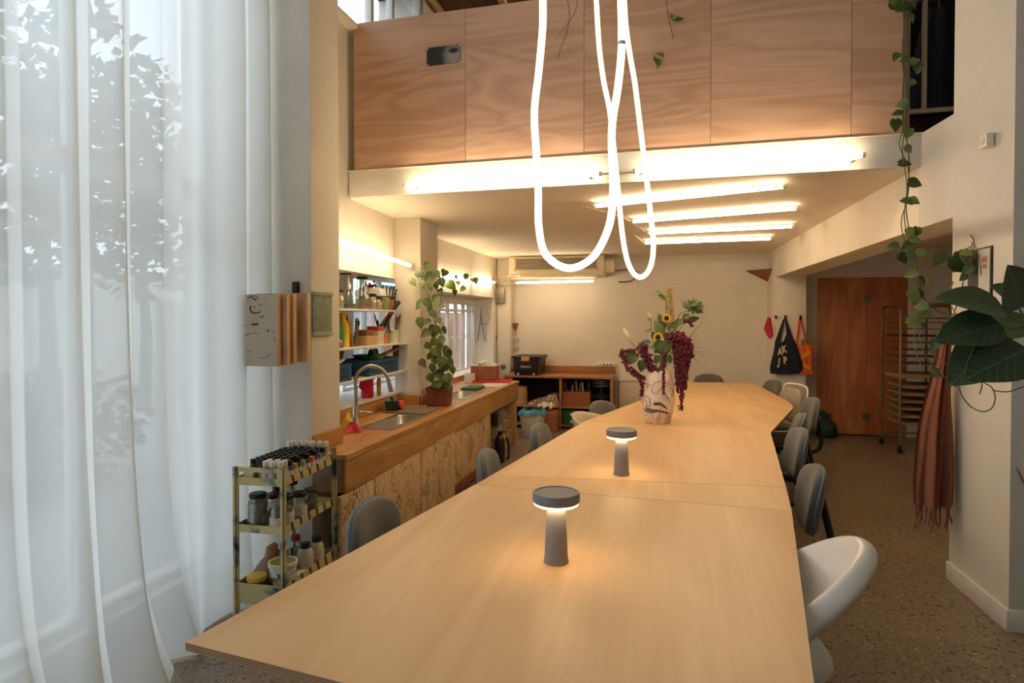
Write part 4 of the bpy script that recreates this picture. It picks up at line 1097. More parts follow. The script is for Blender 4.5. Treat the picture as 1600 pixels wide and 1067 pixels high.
# plastic tubs and blocks under the far end
M['tub'] = glass('cloudy_plastic', (.75, .77, .78), .5, .3)
bm_ = mat('wrapped_clay', '#a08a70', .45, var=.35, vs_=9, bump=.5, bs=14)
for k, (x, y, z, sx_, sy, sz, lb) in enumerate(((-1.83, 6.60, 0, .24, .20, .17, 'wrapped clay block, bottom near stack under the counter end'), (-1.84, 6.60, .172, .24, .20, .16, 'wrapped clay block, middle of the near stack'), (-1.83, 6.84, 0, .22, .20, .19, 'wrapped clay block, bottom of the far stack'), (-1.83, 6.84, .192, .22, .19, .17, 'wrapped clay block, middle of the far stack'), (-1.84, 7.08, 0, .22, .2, .20, 'wrapped clay block beside the wooden end panel'), (-1.84, 6.84, .364, .2, .19, .10, 'wrapped clay block topping the far stack'))):
    m = MB().obox((0, 0, sz / 2), (sx_, sy, sz))
    o = m.build('clay_block', bm_, bevel=.03, seg=3); o.location = (x, y, z); tag(o, lb, 'clay block', 'clay blocks under the counter')
t = thing('storage_box', 'cloudy clear plastic tub on the near clay blocks', 'box', (-1.84, 6.58, .335))
MB().hexa([(-.11, -.10, 0), (.11, -.10, 0), (.11, .10, 0), (-.11, .10, 0), (-.125, -.115, .15), (.125, -.115, .15), (.125, .115, .15), (-.125, .115, .15)]).build('tub', M['tub'], t, bevel=.01)
MB().box(-.13, .13, -.12, .12, .15, .165).build('lid', mat('grey_lid', '#8d9196', .4), t, bevel=.004)
t = thing('spray_canister', 'dark glass canister with a yellow trigger on the floor', 'canister', (-1.66, 6.30, 0))
MB().lathe([(.0, 0), (.05, 0), (.055, .01), (.055, .22), (.035, .27), (.02, .29)], n=18).build('body', mat('dark_canister', '#2c2823', .15), t)
MB().box(-.02, .06, -.015, .015, .285, .325).build('trigger_head', M['black'], t, bevel=.005)
MB().box(.03, .06, -.018, .018, .25, .31).build('trigger', mat('yellow_clip', '#e0a92a', .5), t, bevel=.004)
MB().tube(smoothline([(.03, .05, .29), (.075, .06, .2), (.08, .05, .05), (.06, .06, .02)], 5), .012, 8).build('hose', M['black'], t)
mm = mat('pale_bucket', '#b8bcc2', .4)
for k, (y, lb) in enumerate(((3.62, 'pale blue grey bin glimpsed under the near end of the counter'), (4.75, 'pale grey bin glimpsed above the drawn panels, under the first sink'), (5.7, 'pale grey bin glimpsed behind the wide drawn panel'))):
    o = MB().lathe([(.0, 0), (.12, 0), (.15, .5), (.155, .5), (.155, .512), (.14, .512), (.11, .02), (0, .02)], n=22).build('waste_bin', mm); o.location = (-1.92, y, .0); tag(o, lb, 'bin', 'bins under the counter')
# ------------------------------------------------------------ shelf niche
def on(t, b): pass
SH = [(1.055, 'bottom'), (1.29, 'middle'), (1.565, 'top')]
for z, w in SH:
    y1 = 5.03 if w != 'top' else 4.78
    o = MB().box(-2.62, -2.145, 3.405, y1, z - .014, z).build('shelf', M['white'], bevel=.002)
    tag(o, w + ' white shelf in the window niche', 'shelf', 'niche shelves')
NX = -2.24
def NP(px, py_, z, x=NX):           # a spot on the shelf seen at that photo column
    p = AX(px, py_, x); return Vector((x, p.y, z))
TOP, MIDZ, LOW = 1.565, 1.29, 1.055
def jar(loc, r, h, label, lid=None, fill=None, fh=.5, g=None, neck=.8, name='glass_jar', gm='jarglass', liddepth=.018):
    t = thing(name, label, 'jar', loc, 0, g)
    MB().lathe([(0, 0), (r * .93, 0), (r, .008), (r, h * .78), (r * neck, h * .9), (r * neck, h), (r * neck - .003, h), (r * neck - .003, h * .9), (r - .004, h * .77), (r - .004, .01), (0, .006)], n=20).build('glass', M[gm], t)
    if fill: MB().lathe([(0, .007), (r - .006, .008), (r - .006, h * fh), (0, h * fh + .004)], n=16).build('contents', fill, t)
    if lid: MB().lathe([(0, h - .004), (r * neck + .004, h - .004), (r * neck + .004, h + liddepth - .004), (r * neck, h + liddepth), (0, h + liddepth)], n=20).build('lid', lid, t)
    return t
M['darklid'] = mat('dark_jar_lid', '#2b2a2b', .4, .3)
M['greenfill'] = mat('green_contents', '#4a5a33', .8, var=.4, vs_=60)
M['pinkfill'] = mat('pink_contents', '#b4696a', .8, var=.4, vs_=60)
M['tanfill'] = mat('tan_contents', '#c9ad84', .8, var=.3, vs_=60)
M['greyfill'] = mat('grey_powder', '#8d8676', .85, var=.25, vs_=60)
M['label'] = mat('paper_label', '#d9d2c4', .7, var=.08)
NG = 'jars on the top niche shelf'
jar(NP(545, 470, TOP), .062, .14, 'wide clear jar with a green cushion of moss on the top shelf', None, M['greenfill'], .28, NG, .85)
jar(NP(540, 470, TOP, -2.36), .05, .27, 'tall clear jar with a dark lid at the back of the top shelf', M['darklid'], None, 0, NG)
jar(NP(566, 470, TOP), .056, .15, 'clear jar with pink shells on the top shelf', None, M['pinkfill'], .3, NG, .85)
jar(NP(566, 470, TOP, -2.36), .05, .25, 'tall clear jar with black lid behind the pink shells', M['darklid'], M['tanfill'], .35, NG)
jar(NP(530, 470, TOP), .035, .12, 'small cream jar beside the pier on the top shelf', M['darklid'], M['tanfill'], .8, NG)
jar(NP(582, 470, TOP), .035, .11, 'small jar of pale paste with a dark lid on the top shelf', M['darklid'], M['tanfill'], .85, NG)
jar(NP(591, 470, TOP), .036, .09, 'short jar of orange tan paste on the top shelf', M['darklid'], M['tanfill'], .8, NG)
o = MB().box(-.035, .035, -.04, .04, 0, .105).build('tea_tin', mat('olive_tin', '#7f8455', .5), bevel=.004); o.location = NP(600, 470, TOP); tag(o, 'olive green tin on the top shelf', 'tin')
o = MB().lathe([(0, 0), (.036, 0), (.04, .09), (.037, .09), (.033, .006), (0, .006)], n=16).build('clay_cup', M['terracotta']); o.location = NP(608.5, 470, TOP); tag(o, 'terracotta cup of tools at the end of the top shelf', 'cup')
for k in range(4):
    a = NP(608.5, 470, TOP) + Vector((0, (k - 1.5) * .012, .008)); o = MB().tube([a, a + Vector((.01 * k, (k - 1.5) * .02, .13)), a + Vector((.012 * k, (k - 1.5) * .03, .17))], [.004, .004, .008], 6).build('modelling_tool', M['black'] if k % 2 else M['dsteel']); tag(o, 'thin modelling tool standing in the terracotta cup', 'tool', 'tools in the terracotta cup')
t = thing('white_tray', 'shallow white plastic tray with blue clips at the back of the top shelf', 'tray', NP(590, 445, TOP + .11, -2.40))
t.location.z = TOP
MB().box(-.1, .1, -.16, .16, .12, .19).build('tray', M['white'], t, bevel=.008); MB().box(-.1, .1, -.16, .16, 0, .12).build('box', mat('navy_box', '#31415a', .6), t, bevel=.004)
for k in range(4): MB().box(.095, .11, -.13 + .075 * k, -.09 + .075 * k, .185, .215).build('clip', mat('blue_clip', '#2c6f9c', .5), t)
o = MB().tube([NP(608, 470, TOP) + Vector((0, .06, .0)), NP(608, 470, TOP) + Vector((0, .07, .14)), NP(608, 470, TOP) + Vector((0, .14, .15)), NP(608, 470, TOP) + Vector((0, .12, .07))], .004, 6).build('bent_wire', M['blackmetal']); tag(o, 'bent black wire hook at the end of the top shelf', 'hook')
fl = thing('dried_flower', 'dark pink dried flower head at the back of the top shelf', 'flower', NP(577, 445, TOP, -2.42))
rr_ = random.Random(2); m = MB()
for k in range(40): m.sphere((rr_.gauss(0, .02), rr_.gauss(0, .045), .2 + rr_.gauss(0, .02)), .012, 5, 3)
m.build('petals', mat('dried_pink', '#7d3350', .9, var=.3), fl, smooth=180); MB().cyl((0, 0, 0), (0, 0, .2), .004, n=6).build('stem', M['brownstem'], fl)
# middle shelf
def spray_bottle(loc, col, label, h=.24, r=.036):
    t = thing('spray_bottle', label, 'bottle', loc, 0, 'bottles on the middle shelf'); m_ = mat(col[0], col[1], .4)
    MB().lathe([(0, 0), (r, 0), (r, h * .5), (r * .8, h * .68), (r * .4, h * .8), (r * .35, h * .86)], n=16).build('body', m_, t)
    MB().hexa([(-.014, -.045, h * .84), (.014, -.045, h * .84), (.014, .03, h * .84), (-.014, .03, h * .84), (-.012, -.03, h), (.012, -.03, h), (.012, .02, h), (-.012, .02, h)]).build('trigger_head', m_, t, bevel=.004)
    return t
spray_bottle(NP(537, 530, MIDZ), ('yellow_bottle', '#e5bd1e'), 'yellow spray bottle on the middle shelf', .25, .042)
spray_bottle(NP(528.5, 530, MIDZ), ('green_bottle', '#1f7a54'), 'green bottle between pier and yellow bottle', .2, .04)
o = MB().sphere((0, 0, 0), .036, 14, 8).build('rubber_ball', mat('dusty_pink', '#bd6f6f', .6), smooth=180); o.location = NP(527.5, 540, MIDZ + .036, -2.17); tag(o, 'dusty pink ball at the pier end of the middle shelf', 'ball')
def pot_of_brushes(px, r, h, m_, label, n, group, bl, lean=.3, x=NX, hh=.18, colr=('#6b4a2c', '#241d18', '#b98d54')):
    loc = NP(px, 535, MIDZ, x)
    o = MB().lathe([(0, 0), (r, 0), (r, h), (r - .004, h), (r - .004, .006), (0, .006)], n=16).build('brush_pot', m_); o.location = loc; tag(o, label, 'pot')
    rr_ = random.Random(int(px))
    for k in range(n):
        a = rr_.uniform(0, 2 * PI); d = Vector((math.cos(a) * lean * .6, math.sin(a) * lean, 1)).normalized(); L = hh * rr_.uniform(.8, 1.2)
        b = thing('paint_brush', bl, 'brush', loc + Vector((math.cos(a) * r * .4, math.sin(a) * r * .4, .008)), 0, group)
        MB().cyl((0, 0, 0), d * L, .0045, .0055, 6).build('handle', mat('brush_handle_%d' % (k % 3), colr[k % 3], .6) if 'brush_handle_%d' % (k % 3) not in bpy.data.materials else bpy.data.materials['brush_handle_%d' % (k % 3)], b)
        MB().cyl(d * L, d * (L + .035), .008, .005, 8).build('bristles', M['brownstem'] if k % 2 else M['black'], b)
pot_of_brushes(552, .045, .10, M['jarglass'], 'glass pot of brushes beside the yellow bottle', 8, 'brushes in the glass pot', 'wooden brush standing in the glass pot beside the yellow bottle', .25)
pot_of_brushes(599, .038, .085, mat('orange_cup', '#d48a45', .6), 'orange ribbed cup on the middle shelf', 5, 'brushes in the orange cup', 'brush standing in the orange cup', .35)
pot_of_brushes(614, .045, .11, M['cream'], 'cream pot of dry brushes at the end of the middle shelf', 8, 'brushes in the cream pot', 'brush standing in the cream pot', .3)
t = thing('card_box', 'pale box with a coral lid edge on the middle shelf', 'box', NP(587, 535, MIDZ)); MB().box(-.05, .05, -.05, .05, 0, .11).build('box', M['cream'], t, bevel=.003); MB().box(-.052, .052, -.052, .052, .11, .145).build('sleeve', mat('coral_card', '#d05a50', .7), t, bevel=.003)
t = thing('wooden_box', 'low pale wooden box of odds and ends on the middle shelf', 'box', NP(571, 535, MIDZ)); MB().box(-.06, .06, -.09, .09, 0, .075).build('box', M['palewood'], t, bevel=.003); MB().box(-.05, .05, -.07, .05, .075, .12).build('inner_block', M['terracotta'], t, bevel=.004)
for k in range(5):
    a = NP(592 + 2 * k, 530, MIDZ + .10, -2.30 + .02 * k); o = MB().tube([a - Vector((0, .05, .0)), a + Vector((.03, .14, .14 + .012 * k)), a + Vector((.04, .2, .19 + .014 * k))], [.012, .014, .02], 8).build('wooden_spatula', M['palewood'] if k % 2 else M['blackmetal']); tag(o, 'long tool handle leaning across the middle shelf towards the window', 'tool', 'long tools leaning on the middle shelf')
o = MB().slab([(-2.28, 4.22, MIDZ), (-2.28, 4.32, MIDZ), (-2.29, 4.30, MIDZ + .2), (-2.29, 4.24, MIDZ + .16)], (-.004, 0, 0)).build('yellow_card', mat('yellow_card', '#d8a52a', .7)); tag(o, 'yellow card propped among the brushes', 'card')
o = MB().box(-2.5, -2.44, 4.28, 4.46, MIDZ, MIDZ + .25).build('book_stack', M['corten'], bevel=.004); tag(o, 'dark red brown box at the back of the middle shelf', 'box')
# lower shelf: two blue crates
def crate(loc, sx_, sy, h, rz, label):
    t = thing('folding_crate', label, 'crate', loc, rz, 'blue folding crates'); m_ = M['crateblue']
    MB().box(-sx_, sx_, -sy, sy, 0, .006).build('base', m_, t)
    for s_ in (-1, 1):
        a = MB().box(s_ * sx_ - .004, s_ * sx_ + .004, -sy, sy, 0, h).build('side', m_, t)
        for k in range(4):
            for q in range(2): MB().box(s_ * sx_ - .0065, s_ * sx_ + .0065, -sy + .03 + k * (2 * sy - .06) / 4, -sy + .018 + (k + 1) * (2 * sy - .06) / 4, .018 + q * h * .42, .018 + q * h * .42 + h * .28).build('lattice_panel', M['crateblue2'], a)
        b = MB().box(-sx_, sx_, s_ * sy - .004, s_ * sy + .004, 0, h).build('side', m_, t)
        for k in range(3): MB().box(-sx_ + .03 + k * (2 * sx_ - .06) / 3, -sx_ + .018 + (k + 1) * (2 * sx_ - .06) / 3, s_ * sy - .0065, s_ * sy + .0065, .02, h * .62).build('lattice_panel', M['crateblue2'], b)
    MB().tube([(-sx_, -sy, h), (sx_, -sy, h), (sx_, sy, h), (-sx_, sy, h)], .008, 6, closed=True).build('rim', m_, t)
    return t
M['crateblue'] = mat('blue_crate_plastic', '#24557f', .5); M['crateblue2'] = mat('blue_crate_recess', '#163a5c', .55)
c1 = crate((-2.315, 4.64, LOW), .135, .27, .115, 0, 'blue crate holding a green plate at the window end of the lower shelf')
c2 = crate((-2.30, 3.86, LOW), .13, .21, .115, 0, 'blue grey crate beside the pier on the lower shelf')
o = MB().lathe([(0, 0), (.10, .0), (.135, .03), (.14, .035), (.10, .008), (0, .006)], n=28).build('plate', mat('green_plate', '#3f9455', .25)); o.location = (-2.28, 4.58, LOW + .118); tag(o, 'shiny green plate lying on the blue crate', 'plate')
o = MB().box(-.03, .03, -.14, .14, 0, .012).build('wooden_paddle', M['shelfwood'], bevel=.003); o.location = (-2.23, 4.78, LOW + .15); o.rotation_euler = (.25, 0, -.3); tag(o, 'brown wooden paddle lying on the blue crate', 'paddle')
o = MB().tube([Vector((-2.47, 4.42 + .06 * math.cos(a), LOW + .19 + .06 * math.sin(a))) for a in [2 * PI * k / 24 for k in range(24)]], .02, 8, closed=True).build('tape_ring', mat('olive_tape', '#a39a6c', .6)); tag(o, 'big ring of tape standing behind the blue crate', 'tape')
for k in range(3):
    o = MB().lathe([(0, 0), (.02, .0), (.022, .05), (.012, .07), (0, .08)], n=10).build('paint_tube', mat('tube_%d' % k, ['#2f3d33', '#d39a2b', '#6d5a3a'][k], .5)); o.location = (-2.33, 4.70 + .05 * k, LOW + .118); tag(o, ['dark green paint tube in the blue crate', 'ochre paint tube in the blue crate', 'brown paint tube in the blue crate'][k], 'paint tube')
for k in range(4):
    o = MB().box(-.012, .012, -.07, .07, 0, .01).build('craft_knife', [M['white'], M['palewood'], M['black'], M['white']][k], bevel=.002); o.location = (-2.27 + .03 * k, 3.87 + .02 * k, LOW + .118 + .006 * k); o.rotation_euler = (.2, 0, -.8 + .3 * k); tag(o, ['white tool lying in the grey crate', 'pale wooden tool lying in the grey crate', 'black tool lying in the grey crate', 'second white tool lying across the grey crate'][k], 'tool')
o = MB().slab([(-2.42, 3.72, LOW + .0), (-2.42, 3.9, LOW), (-2.45, 3.94, LOW + .19), (-2.45, 3.74, LOW + .19)], (-.02, 0, 0)).build('terracotta_slab', M['terracotta']); tag(o, 'terracotta slab leaning behind the grey crate', 'slab')
for k in range(4):
    o = MB().lathe([(0, 0), (.006, 0), (.006, .07), (.011, .075), (.011, .1), (0, .105)], n=8).build('marker_pen', M['black']); o.location = (-2.19, 4.84 + .03 * k, LOW + .118); tag(o, 'black marker standing at the end of the blue crate', 'pen', 'black markers in the blue crate')

# items fixed to the pier
t = thing('drawing_board', 'small sage green slate with pale edges on the pier', 'board', (-1.885, 3.19, 1.40))
MB().box(0, .012, -.10, .10, .0, .245).build('slate', mat('sage_slate', '#7f8c78', .85, var=.25, vs_=25), t, bevel=.002)
for z in (0, .225): MB().box(.0, .018, -.104, .104, z, z + .022).build('edge_bar', mat('pale_sage', '#9aa088', .8), t, bevel=.003)
# stack of boards hung on a hook
hk = MB().box(-1.985, -1.955, 3.06, 3.09, 1.60, 1.70).build('wall_hook', M['blackmetal'], bevel=.003); tag(hk, 'black metal hook above the hanging boards', 'hook')
def printed():
    t = NT('printed_board'); v = t.coord((1, 1, 1))
    n = t.noise(v, 14, 3, .5, 1.2); n2 = t.noise(t.coord(loc=(3, 3, 3)), 6, 2)
    l = t.math('MULTIPLY', t.math('GREATER_THAN', n, .62), t.math('GREATER_THAN', n2, .50))
    t.base(t.mix(t.math('MULTIPLY', l, .85), t.ramp(t.noise(v, 6, 4), [(.3, '#b3a593'), (.7, '#c6b9a6')]), '#3a3230')); t.p(Roughness=.8); return t.mat
M['printed'] = printed()
bt = [(-2.125, -1.90, 2.80, .0, 'front printed grey board of the hanging stack'), (-2.09, -1.873, 2.84, .05, 'second board of the hanging stack'), (-2.07, -1.862, 2.88, .06, 'third board of the hanging stack'), (-2.07, -1.83, 2.96, .0, 'rearmost board of the hanging stack')]
for k, (x0, x1, y, rz, lb) in enumerate(bt):
    t = thing('hanging_board', lb, 'board', ((x0 + x1) / 2, y + .0, 1.255 + .004 * k), rz, 'boards hanging by the curtain')
    w = (x1 - x0) / 2
    MB().box(-w, w, -.0035, .0035, 0, .365).build('face', M['printed'] if k == 0 else M['palewood'], t, bevel=.001)
    if k == 0:
        for wd, pl in ((.004, [(165, 235), (185, 215), (215, 235), (232, 250)]), (.0025, [(200, 205), (235, 212), (252, 240)]), (.0045, [(190, 300), (184, 340), (205, 370), (240, 372), (268, 362)]), (.002, [(215, 300), (225, 320), (212, 325)]), (.0025, [(255, 305), (278, 285)]), (.003, [(262, 418), (298, 398)]), (.006, [(198, 485), (248, 480)]), (.004, [(143, 497), (152, 494)]), (.0025, [(112, 482), (118, 480)]), (.0022, [(122, 640), (130, 605), (155, 580), (182, 568)]), (.0015, [(200, 578), (215, 562), (238, 575), (262, 562)]), (.002, [(378, 600), (382, 640)]), (.003, [(248, 745), (255, 742)]), (.0015, [(150, 735), (200, 752)]), (.0015, [(255, 812), (310, 795), (345, 770)])):
            MB().tube([(-w + (x - 85) / 315 * 2 * w, -.0036, (885 - y) / 690 * .365) for x, y, _ in smoothline([(x, y, 0) for x, y in pl], 4)], wd * .8, 5).build('ink_mark', bpy.data.materials['brush_ink'], t)
    for s_ in (-1, 1): MB().box(s_ * w - (.022 if s_ > 0 else 0), s_ * w + (.022 if s_ < 0 else 0), .0036, .030, 0, .365).build('batten', M['palewood'], t, bevel=.001)
o = MB().tube([(-1.97, 3.07, 1.62), (-1.97, 2.99, 1.60), (-1.97, 2.86, 1.59), (-1.97, 2.81, 1.605)], .006, 6).build('hanging_rod', M['blackmetal']); tag(o, 'thin black arm carrying the hanging boards', 'hook')
# ------------------------------------------------------------ shelf unit at the back wall
su = thing('shelf_unit', 'low open wooden shelf unit against the back wall', 'shelf unit', (-1.40, 8.64, 0))
def ub(name, x0, x1, y0, y1, z0, z1, m='shelfwood', b=.0015): return MB().box(x0 + 1.40, x1 + 1.40, y0 - 8.64, y1 - 8.64, z0, z1).build(name, M[m], su, bevel=b)
ub('top_board', -2.15, -.665, 8.34, 8.945, .688, .716)
ub('upstand', -2.15, -.665, 8.92, 8.945, .716, .815)
for x in (-2.15, -1.372, -.692): ub('side_panel' if x != -1.372 else 'divider', x, x + .026, 8.35, 8.92, .03, .688)
for a, b in ((-2.124, -1.372), (-1.346, -.692)):
    ub('shelf', a, b, 8.36, 8.92, .285, .308); ub('bottom_board', a, b, 8.36, 8.92, .035, .06)
M['shelfshade'] = mat('shaded_back_board', '#2a221d', .7)  # back panel colour darkened to paint in the shade inside the open cells
ub('back_panel', -2.124, -.692, 8.905, 8.92, .06, .688, 'shelfshade')
for x in (-2.1, -1.36, -.72): ub('foot', x, x + .03, 8.4, 8.88, 0, .035, 'black', 0)
# black box on top
t = thing('storage_crate', 'black plastic storage box with a yellow latch on the shelf unit', 'box', (-1.835, 8.62, .716))
MB().hexa([(-.165, -.24, 0), (.165, -.24, 0), (.165, .24, 0), (-.165, .24, 0), (-.185, -.265, .235), (.185, -.265, .235), (.185, .265, .235), (-.185, .265, .235)]).build('tub', M['black'], t, bevel=.012)
MB().box(-.20, .20, -.285, .285, .235, .262).build('lid', M['black'], t, bevel=.008)
MB().box(-.06, .055, -.297, -.268, .20, .258).build('latch', mat('yellow_latch', '#e2a53a', .5), t, bevel=.004)
MB().box(-.075, .07, -.262, -.250, .105, .135).build('label_strip', mat('grey_label', '#8d8a80', .6), t)
for s_ in (-1, 1): MB().cyl((s_ * .11 - .01, -.252, .018), (s_ * .11 + .01, -.252, .018), .017, n=10).build('wheel', M['cream'], t)
# discs
for k in range(6):
    o = MB().lathe([(0, 0), (.088, 0), (.092, .004), (.092, .036), (.088, .040), (0, .040)], n=26).build('wooden_disc', M['palewood']); o.location = (-1.94, 8.50, .308 + .0415 * k); tag(o, 'pale round disc in the stack on the left shelf', 'disc', 'stack of round discs')
# logs
rr_ = random.Random(5)
M['log_end'] = mat('log_end', '#d9c2a0', .8, var=.2, vs_=60); M['log_bark'] = mat('birch_bark', '#c0ae95', .85, var=.4, vs_=30)
z = .308; n = 0; x0 = -1.80
for row, cnt in enumerate((10, 8, 5, 3)):
    for k in range(cnt):
        r = rr_.uniform(.016, .022); x = -1.405 - k * .042 - row * .01 + rr_.uniform(-.003, .003); zz = .308 + .0215 + row * .036
        m = MB().cyl((0, -.14, 0), (0, .2, 0), r, n=10); o = m.build('birch_stick', [M['log_bark']]);
        o.location = (x, 8.54 + rr_.uniform(-.02, .02), zz)
        me = o.data; me.materials.append(M['log_end'])
        for p in me.polygons:
            if len(p.vertices) > 4: p.material_index = 1
        tag(o, 'pale birch stick, cut end forward, in the heap on the left shelf', 'stick', 'heap of birch sticks')
# box with sticks
t = thing('cardboard_box', 'brown box full of rolled scraps on the right shelf', 'box', (-1.15, 8.55, .308))
for a in ((-.185, .185, -.15, -.144), (-.185, .185, .144, .15), (-.185, -.179, -.144, .144), (.179, .185, -.144, .144)): MB().box(*a, 0, .20).build('wall_panel', mat('brown_card', '#9a6040', .85) if 'brown_card' not in bpy.data.materials else bpy.data.materials['brown_card'], t)
MB().box(-.179, .179, -.144, .144, 0, .006).build('base', bpy.data.materials['brown_card'], t)
for k in range(11):
    x = -.16 + .032 * k; o = MB().cyl((0, 0, 0), (rr_.uniform(-.03, .03), rr_.uniform(-.02, .04), rr_.uniform(.24, .33)), .011, .013, 8).build('paper_roll', [M['palewood'], M['brownstem'], M['label']][k % 3]); o.location = (-1.15 + x, 8.55 + rr_.uniform(-.08, .08), .316); tag(o, 'rolled scrap standing in the brown box', 'roll', 'scraps in the brown box')
# turntables
for k, z in enumerate((.308, .45)):
    t = thing('banding_wheel', ('lower' if k == 0 else 'upper') + ' dark metal banding wheel on the right shelf', 'turntable', (-.83, 8.56, z))
    MB().lathe([(0, 0), (.075, 0), (.075, .01), (.02, .02), (.016, .10), (.02, .118), (0, .12)], n=22).build('pedestal', mat('bluegrey_iron', '#4c5a60', .5, .5) if 'bluegrey_iron' not in bpy.data.materials else bpy.data.materials['bluegrey_iron'], t)
    MB().lathe([(0, .12), (.118, .12), (.12, .124), (.12, .131), (0, .133)], n=30).build('wheel_head', bpy.data.materials['bluegrey_iron'], t)
for k in range(3):
    o = MB().lathe([(0, 0), (.116, 0), (.12, .005), (.12, .012), (.116, .016), (0, .016)], n=30).build('wheel_plate', M['steel']); o.location = (-.83, 8.56, .584 + .031 * k); tag(o, 'loose steel turntable plate stacked on the banding wheels', 'plate', 'steel turntable plates')
    if k < 2: MB().cyl((0, 0, .016), (0, 0, .031), .03, n=12).build('hub', M['dsteel'], o)
    else: o['label'] = 'topmost steel turntable plate on the banding wheels'
# lower cells
t = thing('cardboard_box', 'plain reddish brown box in the lower left cell', 'box', (-1.50, 8.60, .06)); MB().box(-.125, .125, -.2, .2, 0, .15).build('box', bpy.data.materials['brown_card'], t, bevel=.003)
t = thing('cardboard_box', 'reddish brown box standing on the floor in front of the shelf unit', 'box', (-1.50, 8.22, 0)); MB().box(-.15, .13, -.11, .11, 0, .27).build('box', bpy.data.materials['brown_card'], t, bevel=.003)
o = MB().grid(lambda u, v: Vector((-.10 + .2 * u, -.10 + .2 * v, .012 + .05 * abs(math.sin(7 * u + 3 * v)) + .03 * math.sin(9 * v))), 12, 12).build('crumpled_paper', M['label'], None, smooth=0); o.location = (-1.52, 8.20, .285); tag(o, 'crumpled pale paper on the brown floor box', 'paper')
md = o.modifiers.new('thickness', 'SOLIDIFY'); md.thickness = .004
for k in range(2):
    t = thing('green_crate', ('lower' if k == 0 else 'upper') + ' green plastic crate in the lower right cell', 'crate', (-1.21, 8.58, .06 + .10 * k))
    gc = mat('green_crate', '#1f5a3a', .5) if 'green_crate' not in bpy.data.materials else bpy.data.materials['green_crate']
    MB().box(-.12, .14, -.2, .2, 0, .088).build('tub', gc, t, bevel=.006); MB().box(-.126, .146, -.206, .206, .080, .097).build('rim', gc, t, bevel=.004)
    MB().box(-.02, .07, -.2075, -.2, .025, .065).build('label', M['label'], t)
# bucket with blue bag
t = thing('white_bucket', 'white plastic bucket lined with a blue bag on the floor', 'bucket', (-1.625, 7.80, 0))
MB().lathe([(0, 0), (.125, 0), (.13, .005), (.158, .285), (.165, .285), (.165, .30), (.155, .30), (.152, .29), (.122, .012), (0, .012)], n=30).build('body', M['white_gloss'], t)
MB().tube(smoothline([(-.16, -.03, .26), (-.1, -.13, .2), (0, -.165, .185), (.1, -.13, .2), (.16, -.03, .26)], 5), .003, 6).build('handle', M['steel'], t)
MB().cyl((.05, -.16, .195), (.12, -.125, .205), .007, n=8).build('grip', M['black'], t)
bb = mat('blue_bag', '#2f7f9c', .45)
def bagf(u, v):
    a = 2 * PI * u; r = .186 - .06 * v + .012 * math.sin(9 * a + 3 * v); return Vector((-1.625 + r * math.cos(a), 7.80 + r * math.sin(a), .282 + .10 * v * (1 - .4 * v) * (1 + .25 * math.sin(5 * a + 1)) + .008 * math.sin(13 * a)))
o = MB().grid(bagf, 60, 8, wrap=True).build('bin_bag', bb, None, smooth=180); tag(o, 'blue plastic bag folded over the bucket rim', 'bag')
o = MB().box(-2.02, -1.90, 7.66, 7.69, 0, .45).build('leaning_board', mat('dark_green_panel', '#3a443a', .6), bevel=.003); tag(o, 'dark green panel standing beside the counter end', 'panel')
t = thing('wire_rack', 'small chrome wire rack standing at the counter end', 'rack', (-1.93, 7.60, .45))
t.location.z = 0
for y in (-.05, .05):
    MB().tube(smoothline([(.06, y, .01), (.06, y, .62), (.035, y, .705), (-.02, y, .72), (-.06, y, .69), (-.065, y, .01)], 5), .008, 8).build('hoop', M['steel'], t)
for z in (.5, .56, .62): MB().tube([(-.06, -.05, z), (.06, -.05, z), (.06, .05, z), (-.06, .05, z)], .005, 6, closed=True).build('crossbar', M['steel'], t)
# power strip
t = thing('power_strip', 'white power strip lying on the upstand of the shelf unit', 'power strip', (-.80, 8.925, .816))
MB().box(-.13, .13, -.022, .022, 0, .048).build('body', M['white'], t, bevel=.006)
for k in range(4): MB().cyl((-.075 + .05 * k, -.0225, .025), (-.075 + .05 * k, -.0235, .025), .016, n=14).build('socket', M['dsteel'] if k else M['label'], t)
o = MB().tube(smoothline([(-.67, 8.93, .82), (-.64, 8.93, .6), (-.635, 8.93, .3), (-.62, 8.93, .1)], 5), .005, 6).build('pale_cable', M['cream']); tag(o, 'pale cord dropping from the power strip beside the shelf unit', 'cord')
# ledge/heater right of the unit
t = thing('wall_heater', 'low cream heater against the wall right of the shelf unit', 'heater', (-.42, 8.88, 0)); MB().box(-.19, .21, -.05, .05, .08, .62).build('body', M['cream'], t, bevel=.01); MB().box(-.2, .22, -.058, .06, .62, .65).build('cap', M['cream'], t, bevel=.005)
for s_ in (-1, 1): MB().box(s_ * .15 - .02, s_ * .15 + .02, -.04, .04, 0, .08).build('foot', M['cream'], t)
